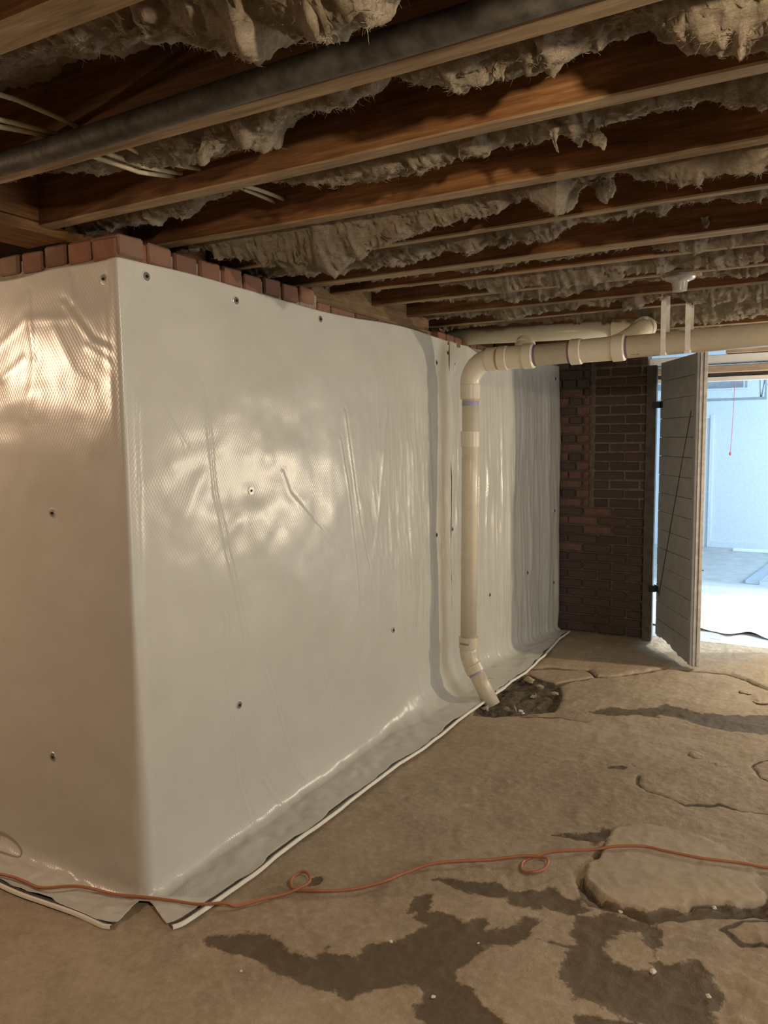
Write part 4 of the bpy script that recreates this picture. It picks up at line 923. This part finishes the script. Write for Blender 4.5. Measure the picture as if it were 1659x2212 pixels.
lathe_along('primer_band', P_(0.995), P_(1.008), [(0, rh+.0006), (0.013, rh+.0006)], M['primer'], hp, 40)
# wye stub behind, with round cap
w0 = np.array([0.455, HY, hz(0.455)]); w1 = w0+np.array([0.012, 0.085, 0.075])
tube('wye_stub', [w0, w0*0.3+w1*0.7, w1], 0.046, M['pvc_fit'], hp, 32)
lathe_along('stub_cap', w1-(w1-w0)*0.25, w1+(w1-w0)*0.1, [(0, 0.046), (0.003, 0.052), (0.034, 0.052), (0.040, 0.046)], M['pvc_fit'], hp, 32)
# printed marks
pv = []; pf = []
for i, xx in enumerate((1.03, 1.036, 1.041, 1.05, 1.056, 1.061, 1.16, 1.165, 1.172, 1.178, 1.186)):
    k = len(pv)
    for dx in (0, 0.004):
        for a in (-132, -126):
            q = math.radians(a); pv.append((xx+dx, HY+(rh+.0005)*math.cos(q+math.pi/2*0)*1.0, hz(xx)+(rh+.0005)*math.sin(q)))
    pf.append((k, k+1, k+3, k+2))
pyd('printed_mark', pv, pf, M['print'], hp)['kind'] = 'stuff'
# branch elbow rising behind to the high pipe
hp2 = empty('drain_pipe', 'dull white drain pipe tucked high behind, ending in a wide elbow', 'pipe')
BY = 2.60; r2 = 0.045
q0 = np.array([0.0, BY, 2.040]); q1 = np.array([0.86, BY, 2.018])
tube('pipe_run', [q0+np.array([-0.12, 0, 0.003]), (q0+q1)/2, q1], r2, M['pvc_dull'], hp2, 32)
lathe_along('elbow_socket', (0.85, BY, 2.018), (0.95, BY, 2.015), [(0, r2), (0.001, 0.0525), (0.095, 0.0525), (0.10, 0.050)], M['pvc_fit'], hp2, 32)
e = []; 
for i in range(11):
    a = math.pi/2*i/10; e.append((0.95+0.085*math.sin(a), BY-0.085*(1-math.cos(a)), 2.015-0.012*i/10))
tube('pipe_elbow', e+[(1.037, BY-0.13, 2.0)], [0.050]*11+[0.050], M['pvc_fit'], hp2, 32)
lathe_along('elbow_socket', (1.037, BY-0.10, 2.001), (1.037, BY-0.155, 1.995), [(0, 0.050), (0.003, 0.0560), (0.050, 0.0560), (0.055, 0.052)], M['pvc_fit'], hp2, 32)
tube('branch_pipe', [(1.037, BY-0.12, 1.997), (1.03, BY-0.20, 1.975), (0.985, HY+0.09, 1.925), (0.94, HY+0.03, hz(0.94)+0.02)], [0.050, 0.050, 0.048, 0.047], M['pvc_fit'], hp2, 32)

# straps
def strap(x, label):
    g = empty('pipe_strap', label, 'strap', 'perforated straps holding the long drain pipe')
    t = 0.0016; wd = 0.0115; zc = hz(x); R_ = rh+0.002; path = [(HY-R_-0.001, 2.12), (HY-R_-0.001, 2.0), (HY-R_, zc+0.03)]
    for i in range(15):
        a = math.pi+math.pi*i/14; path.append((HY+R_*math.cos(a), zc+R_*math.sin(a)))
    path += [(HY+R_, zc+0.04), (HY+R_+0.001, 2.12)]
    v = []; f = []; n = len(path)
    for i, (yy, zz) in enumerate(path):
        a = path[max(0, i-1)]; b = path[min(n-1, i+1)]; dx_, dz_ = b[0]-a[0], b[1]-a[1]; L = math.hypot(dx_, dz_); nx_, nz_ = dz_/L, -dx_/L
        for sx in (-wd, wd):
            for s_ in (0, -1): v.append((x+sx, yy+nx_*t*s_*-1*0+(-nx_*t if s_ else 0)*-1*0+ (nx_*t*s_), zz+(nz_*t*s_)))
    for i in range(n-1):
        a, b = i*4, (i+1)*4
        f += [(a, a+2, b+2, b), (a+1, b+1, b+3, a+3), (a, b, b+1, a+1), (a+2, a+3, b+3, b+2)]
    pyd('strap_band', v, f, M['strap'], g)
    hv = []; hf = []
    for i in range(6):
        zz = 2.095-i*0.026; k = len(hv)
        for j in range(8):
            a = 2*math.pi*j/8; hv.append((x+0.0030*math.cos(a), HY-R_-0.0030, zz+0.0030*math.sin(a)))
        hf.append(tuple(range(k, k+8)))
    pyd('strap_holes', hv, hf, M['white_paint'], g)
    box('strap_clip', x-0.014, x+0.014, HY-R_-0.010, HY-R_+0.012, zc-R_-0.002, zc-R_+0.012, M['strap'], g, bevel=0.003)
    # cleat that fixes both ends to the joist
    box('strap_cleat', x-0.012, x+0.012, 2.005, HY+R_+0.004, 2.112, 2.116, M['strap'], g)
strap(1.176, 'left one of the two perforated straps on the long drain pipe')
strap(1.283, 'right one of the two perforated straps on the long drain pipe')

# porcelain lamp holder
lh = empty('lamp_holder', 'dusty porcelain lamp holder fixed under the joists, no bulb', 'lamp holder')
a = (1.315, 1.655, 2.083); b = (1.315, 1.655, 1.9)
lathe_along('holder_base', a, b, [(0, 0.058), (0.012, 0.060), (0.020, 0.054), (0.026, 0.036), (0.030, 0.033)], M['porcelain'], lh)
lathe_along('socket', (1.315, 1.655, 2.056), b, [(0, 0.032), (0.006, 0.030), (0.036, 0.027), (0.038, 0.019)], M['porcelain'], lh)
box('mounting_board', 1.24, 1.39, 1.60, 1.71, 2.080, 2.094, M['joist_edge'], lh, bevel=0.002)

# ================================================================= PLANK DOOR
H_ = np.array([0.918, 3.925]); F_ = np.array([1.216, 3.362]); du = (F_-H_); DL = np.linalg.norm(du); du /= DL; dn = np.array([-du[1], du[0]])  # dn towards +x side
if dn[0] > 0: dn = -dn     # dn points to the viewer's left face
door = empty('plank_door', 'old grey plank door standing open at the bright doorway', 'door', loc=(0, 0, 0))
def slab3(name, u0, u1, z0, z1, t0, t1, m, parent, zbot=None):
    """block in door space: u along the leaf, t thickness"""
    v = []
    for z in (0, 1):
        for (u, t) in ((u0, t0), (u1, t0), (u1, t1), (u0, t1)):
            p = H_+du*u+dn*t
            zz = z1 if z else (zbot(u) if zbot else z0)
            v.append((p[0], p[1], zz))
    f = [(3, 2, 1, 0), (4, 5, 6, 7), (0, 1, 5, 4), (1, 2, 6, 5), (2, 3, 7, 6), (3, 0, 4, 7)]
    o = pyd(name, v, f, m, parent); bv = o.modifiers.new('bevel', 'BEVEL'); bv.width = 0.002; bv.segments = 1; return o
slab3('light_stop_board', 0.02, 0.62, 0.07, 1.94, 0.004, 0.013, M['jamb'], door)  # unseen board added to stop light leaking between the planks
zb = 0.0; nb = 15; zt = 1.945; hgt = (zt-0.045)/nb
random.seed(3)
for i in range(nb):
    z0 = 0.045+i*hgt; z1 = z0+hgt-0.0022
    if i == 0:   # rotted lowest board with a ragged lower edge
        us = np.linspace(0.0, 0.60, 40); v = []; f = []
        for u in us:
            zz = 0.052+0.012*math.sin(u*9)+0.010*float(fbm(u*25, 0, 0, 401, 3))-0.02*(u/0.6)
            for t in (0.014, 0.028):
                p = H_+du*u+dn*t
                v += [(p[0], p[1], zz), (p[0], p[1], z1)]
        for k in range(len(us)-1):
            a = k*4; b = a+4
            f += [(a, b, b+1, a+1), (a+2, a+3, b+3, b+2), (a, a+2, b+2, b), (a+1, b+1, b+3, a+3)]
        pyd('plank', v, f, M['door'], door)
    else:
        slab3('plank', 0.0, 0.60+0.02, z0, z1, 0.014+random.uniform(0, .0015), 0.028+random.uniform(-.001, .0015), M['door'], door)
slab3('stile', 0.60, DL, 0.018, zt, 0.000, 0.030, M['door'], door)
slab3('edge_strip', DL-0.045, DL+0.006, 0.012, zt+0.006, -0.006, 0.014, M['door_edge'], door)
slab3('edge_strip', DL-0.012, DL+0.010, 0.012, zt+0.006, -0.030, -0.008, M['door_edge'], door)
slab3('stile', 0.0, 0.07, 0.045, zt, -0.012, 0.014, M['door'], door)
for z0 in (0.16, 1.62): slab3('batten', 0.0, DL-0.02, z0, z0+0.14, -0.012, 0.0135, M['door'], door)
# thin brace line across the boards
a = H_+du*0.56+dn*0.031; b = H_+du*0.06+dn*0.031
tube('brace_wire', [(a[0], a[1], 1.60), ((a[0]+b[0])/2, (a[1]+b[1])/2, 0.98), (b[0], b[1], 0.34)], 0.0022, M['crack'], door, 6)
a2 = H_+du*0.30+dn*0.031; b2 = H_+du*0.40+dn*0.031
for z0 in (1.66, 0.38):
    hg = slab3('hinge', -0.035, 0.05, z0-0.022, z0+0.022, 0.026, 0.034, M['hinge'], door)
    p = H_-du*0.012
    tube('hinge_pin', [(p[0]-0.006, p[1]-0.03, z0-0.026), (p[0]-0.006, p[1]-0.03, z0+0.026)], 0.010, M['hinge'], hg, 10)
    box('hinge_leaf', 0.845, 0.893, 3.884, 3.894, z0-0.022, z0+0.022, M['hinge'], hg)

pt = H_+du*(DL-0.03)
tube('latch', [(pt[0]-0.0, pt[1], 0.615), (pt[0]+0.035, pt[1]+0.02, 0.615), (pt[0]+0.045, pt[1]+0.03, 0.612)], [0.007, 0.006, 0.004], M['hinge'], door, 8)

# ================================================================= NEXT ROOM THINGS
gt = empty('door_track', 'white overhead track assembly hanging beyond the doorway', 'track')
box('track_rail', 0.30, 1.255, 6.98, 7.02, 1.905, 1.925, M['white_paint'], gt, bevel=0.003)
box('track_rail', 0.30, 1.425, 6.96, 7.01, 1.795, 1.825, M['steel'], gt, bevel=0.003)
box('track_plate', 0.30, 1.20, 7.04, 7.05, 1.93, 2.02, M['steel'], gt)
box('bracket', 1.215, 1.240, 6.98, 7.01, 1.925, 2.45, M['steel'], gt)
tube('bracket', [(1.345, 7.0, 2.45), (1.352, 7.0, 2.0), (1.362, 7.0, 1.825)], 0.006, M['steel'], gt, 8)
tube('bracket', [(1.405, 7.0, 2.45), (1.395, 7.0, 2.0), (1.372, 7.0, 1.825)], 0.006, M['steel'], gt, 8)
box('bracket', 1.398, 1.418, 6.97, 7.0, 1.825, 2.45, M['steel'], gt)
tube('guide_ring', [(1.46+0.05*math.cos(a), 7.0, 1.98+0.05*math.sin(a)) for a in [i*math.pi/12 for i in range(25)]], 0.004, M['steel'], gt, 6)
pc = empty('pull_cord', 'red pull cord with a small knob hanging in the bright room', 'pull cord')
tube('cord', [(1.140, 6.9, 2.45), (1.130, 6.9, 1.98), (1.124, 6.9, 1.65), (1.114, 6.9, 1.38), (1.108, 6.9, 1.27)], 0.0026, M['red'], pc, 6)
lathe_along('knob', (1.108, 6.9, 1.275), (1.108, 6.9, 1.2), [(0, 0.005), (0.010, 0.012), (0.024, 0.013), (0.036, 0.004)], M['red'], pc, 12)
# white sheet on the floor
xs2 = np.linspace(0.2, 2.3, 110); ts = np.linspace(0, 1, 70); XS, TS = np.meshgrid(xs2, ts, indexing='ij')
yn_ = 4.34+0.045*np.sin(XS*17+1.0)+0.02*np.sin(XS*31)-0.05*sst(1.35, 1.7, XS); yfar = 5.79+0.18*(XS-1.0)
YS = yn_+(yfar-yn_)*TS; ZS = 0.003+0.022*np.exp(-(TS/0.03)**2)*(0.5+0.5*np.sin(XS*17+2.2))+0.004*(1+fbm(XS*4, YS*4, 0, 311, 3))
ws = grid_mesh('floor_sheet', np.stack([XS, YS, ZS], -1), M['white_poly']); tag(ws, 'white plastic sheet spread on the floor just beyond the doorway', 'plastic sheet')
ws.modifiers.new('t', 'SOLIDIFY').thickness = 0.002
# metal channel and white bar
ch = empty('metal_channel', 'grey metal channel lying on the bright floor', 'metal channel')
ca, cb_ = np.array([1.372, 6.48]), np.array([1.62, 8.35]); cdv = (cb_-ca)/np.linalg.norm(cb_-ca); cn = np.array([cdv[1], -cdv[0]])
def chb(name, t0, t1, z0, z1):
    v = []
    for z in (z0, z1):
        for (p, t) in ((ca, t0), (cb_, t0), (cb_, t1), (ca, t1)): q = p+cn*t; v.append((q[0], q[1], z))
    return pyd(name, v, [(0, 1, 2, 3), (7, 6, 5, 4), (0, 4, 5, 1), (1, 5, 6, 2), (2, 6, 7, 3), (3, 7, 4, 0)], M['steel'], ch)
chb('web', -0.06, 0.06, 0.001, 0.005); chb('flange', -0.064, -0.060, 0.001, 0.032); chb('flange', 0.060, 0.064, 0.001, 0.032)
tag(box('white_bar', 1.03, 2.4, 8.70, 8.79, 0.001, 0.032, M['white_poly'], bevel=0.004), 'long white bar on the floor along the far bright wall', 'bar')
sp_ = pyd('paper_scrap', [(1.22, 4.17, 0.001), (1.30, 4.15, 0.001), (1.39, 4.21, 0.001), (1.36, 4.235, 0.003), (1.27, 4.20, 0.002), (1.22, 4.17, 0.003), (1.30, 4.15, 0.003), (1.39, 4.21, 0.003), (1.36, 4.235, 0.005), (1.27, 4.20, 0.004)],
          [(4, 3, 2, 1, 0), (5, 6, 7, 8, 9), (0, 1, 6, 5), (1, 2, 7, 6), (2, 3, 8, 7), (3, 4, 9, 8), (4, 0, 5, 9)], M['white_poly'])
tag(sp_, 'small white scrap on the floor at the threshold', 'scrap')

# ================================================================= CORD, STONES, DEBRIS
def catmull(pts, n=8):
    P = [np.array(p, float) for p in pts]; out = []
    for i in range(len(P)-1):
        p0, p1, p2, p3 = P[max(0, i-1)], P[i], P[i+1], P[min(len(P)-1, i+2)]
        for k in range(n):
            t = k/n; out.append(0.5*((2*p1)+(-p0+p2)*t+(2*p0-5*p1+4*p2-p3)*t*t+(-p0+3*p1-3*p2+p3)*t**3))
    out.append(P[-1]); return out
cp = catmull(CORD+[(2.1, 0.98), (2.7, 1.10), (3.4, 0.95), (4.4, 1.2)]); Pc = []
for i, (x, y) in enumerate(cp):
    t = i/len(cp); flapz = 0.020 if (x < 0.26 or y < 0.05) and x < 0.3 else 0.0
    on_slab = bool(inside(np.array([x]), np.array([y]), SLAB)[0])
    Pc.append([x, y, max(0.0085+0.0025*math.sin(i*0.31), flapz+0.006, 0.016 if on_slab else 0)])
Pc = np.array(Pc)
for _ in range(6): Pc[1:-1, 2] = (Pc[:-2, 2]+Pc[1:-1, 2]*2+Pc[2:, 2])/4
lp = range(22*8, 27*8); lq = range(37*8-8, 44*8)
for rngi in (range(15*8, 22*8), range(30*8, 38*8)):
    for k, i in enumerate(rngi):
        if i < len(Pc): Pc[i, 2] += 0.014*math.sin(math.pi*k/len(rngi))
tag(tube('extension_cord', [tuple(p) for p in Pc], 0.0048, M['cord'], None, 10), 'orange extension cord with two small loops across the floor', 'cord')
tag(tube('extension_cord', catmull([(-0.80, -0.05, 0.03), (-0.70, -0.06, 0.045), (-0.645, -0.065, 0.06), (-0.625, -0.07, 0.085), (-0.65, -0.06, 0.115), (-0.72, -0.05, 0.125), (-0.82, -0.05, 0.115)], 6), 0.0042, M['cable'], None, 10), 'loop of brownish cord leaning at the far left sheet edge', 'cord')

def stone(p, r, label, m, seed, flat=0.6, cat='stone', group=None, name='stone'):
    import bmesh
    b = bmesh.new(); bmesh.ops.create_icosphere(b, subdivisions=2, radius=r)
    for v_ in b.verts:
        c = v_.co; k = 1+0.75*float(fbm(c.x/r*1.3+seed, c.y/r*1.3, c.z/r*1.3, seed, 2)); v_.co = Vector((c.x*k, c.y*k*0.8, c.z*k*flat))
    me = bpy.data.meshes.new(name); b.to_mesh(me); b.free(); o = link(name, me, m, None, loc=p, rot=(0, 0, seed)); return tag(o, label, cat, group)
G = 'broken pieces in the floor hole'
stone((0.318, 2.125, -0.004), 0.020, 'round grey stone just left of the drain pipe foot', M['stone'], 1, 0.8, 'stone', G)
stone((0.458, 2.616, -0.008), 0.026, 'flat stone at the back of the floor hole near the sheet hem', M['stone'], 2, 0.4, 'stone', G)
stone((0.567, 2.54, -0.010), 0.024, 'flat pale chip on the right side of the floor hole', M['stone'], 3, 0.35, 'stone', G)
stone((0.477, 2.444, -0.015), 0.018, 'small chip in the middle of the floor hole', M['stone'], 4, 0.5, 'stone', G)
stone((0.370, 2.70, -0.005), 0.035, 'concrete lump against the hem at the back of the hole', M['stone'], 5, 0.5, 'stone', G)
stone((0.413, 2.185, -0.012), 0.020, 'chip right of the drain pipe foot', M['stone'], 6, 0.5, 'stone', G)
stone((0.500, 2.155, 0.002), 0.013, 'pale yellow chip at the near rim of the hole', M['pale_chip'], 7, 0.6, 'stone', G)
stone((0.522, 2.125, 0.003), 0.010, 'tiny white shard beside the pale chip at the hole rim', M['pale_chip'], 8, 0.4, 'stone', G)
def splinter(a, b, r, label, grp='wood splinters by the pipe foot'):
    a, b = np.array(a), np.array(b); m_ = (a+b)/2+np.array([0, 0, 0.003])
    return tag(tube('wood_splinter', [a, m_, b], [r*0.4, r, r*0.3], M['woodchip'], None, 5), label, 'splinter', grp)
splinter((0.44, 2.22, 0.0), (0.49, 2.12, 0.006), 0.006, 'thick splinter leaning at the near side of the hole')
splinter((0.53, 2.11, 0.004), (0.62, 2.135, 0.003), 0.004, 'thin splinter lying along the near rim of the hole')
splinter((0.47, 2.50, -0.01), (0.50, 2.43, -0.012), 0.004, 'short splinter in the middle of the hole')
D = [(1.462, 0.421, 'white crumb in the damp patch below the lifted slab', .011), (1.604, 0.393, 'white shard at the lower right of the floor', .009), (0.775, 0.197, 'thin pale shard at the left of the star-shaped damp mark', .008),
     (0.975, 0.055, 'small white crumb low in the star-shaped damp mark', .007), (1.329, 0.648, 'white crumb in the crack below the lifted slab', .008), (0.468, -0.103, 'pale crumb left of the damp marks, in the foreground', .006),
     (1.000, 0.31, 'tiny crumb beside the middle of the star-shaped mark', .005), (1.58, 0.80, 'crumb under the right end of the lifted slab', .010)]
for k, (x, y, lab, r) in enumerate(D): stone((x, y, r*0.2), r*0.8, lab, M['pale_chip'], 20+k, 0.5, 'crumb', 'crumbs on the floor', 'crumb')
G2 = 'broken flakes right of the damp streak'
for k, (x, y, r) in enumerate(((1.40, 1.98, .04), (1.49, 1.93, .045), (1.62, 2.9, .05), (1.53, 3.02, .035))):
    stone((x, y, -0.001), r, ['thin flake lying in the damp streak', 'larger thin flake right of its twin in the damp streak', 'broad flake beside the curved floor crack', 'small flake inside the curved floor crack'][k], M['stone'], 40+k, 0.15, 'flake', G2, 'concrete_flake')
random.seed(99)
for i in range(46):
    pass
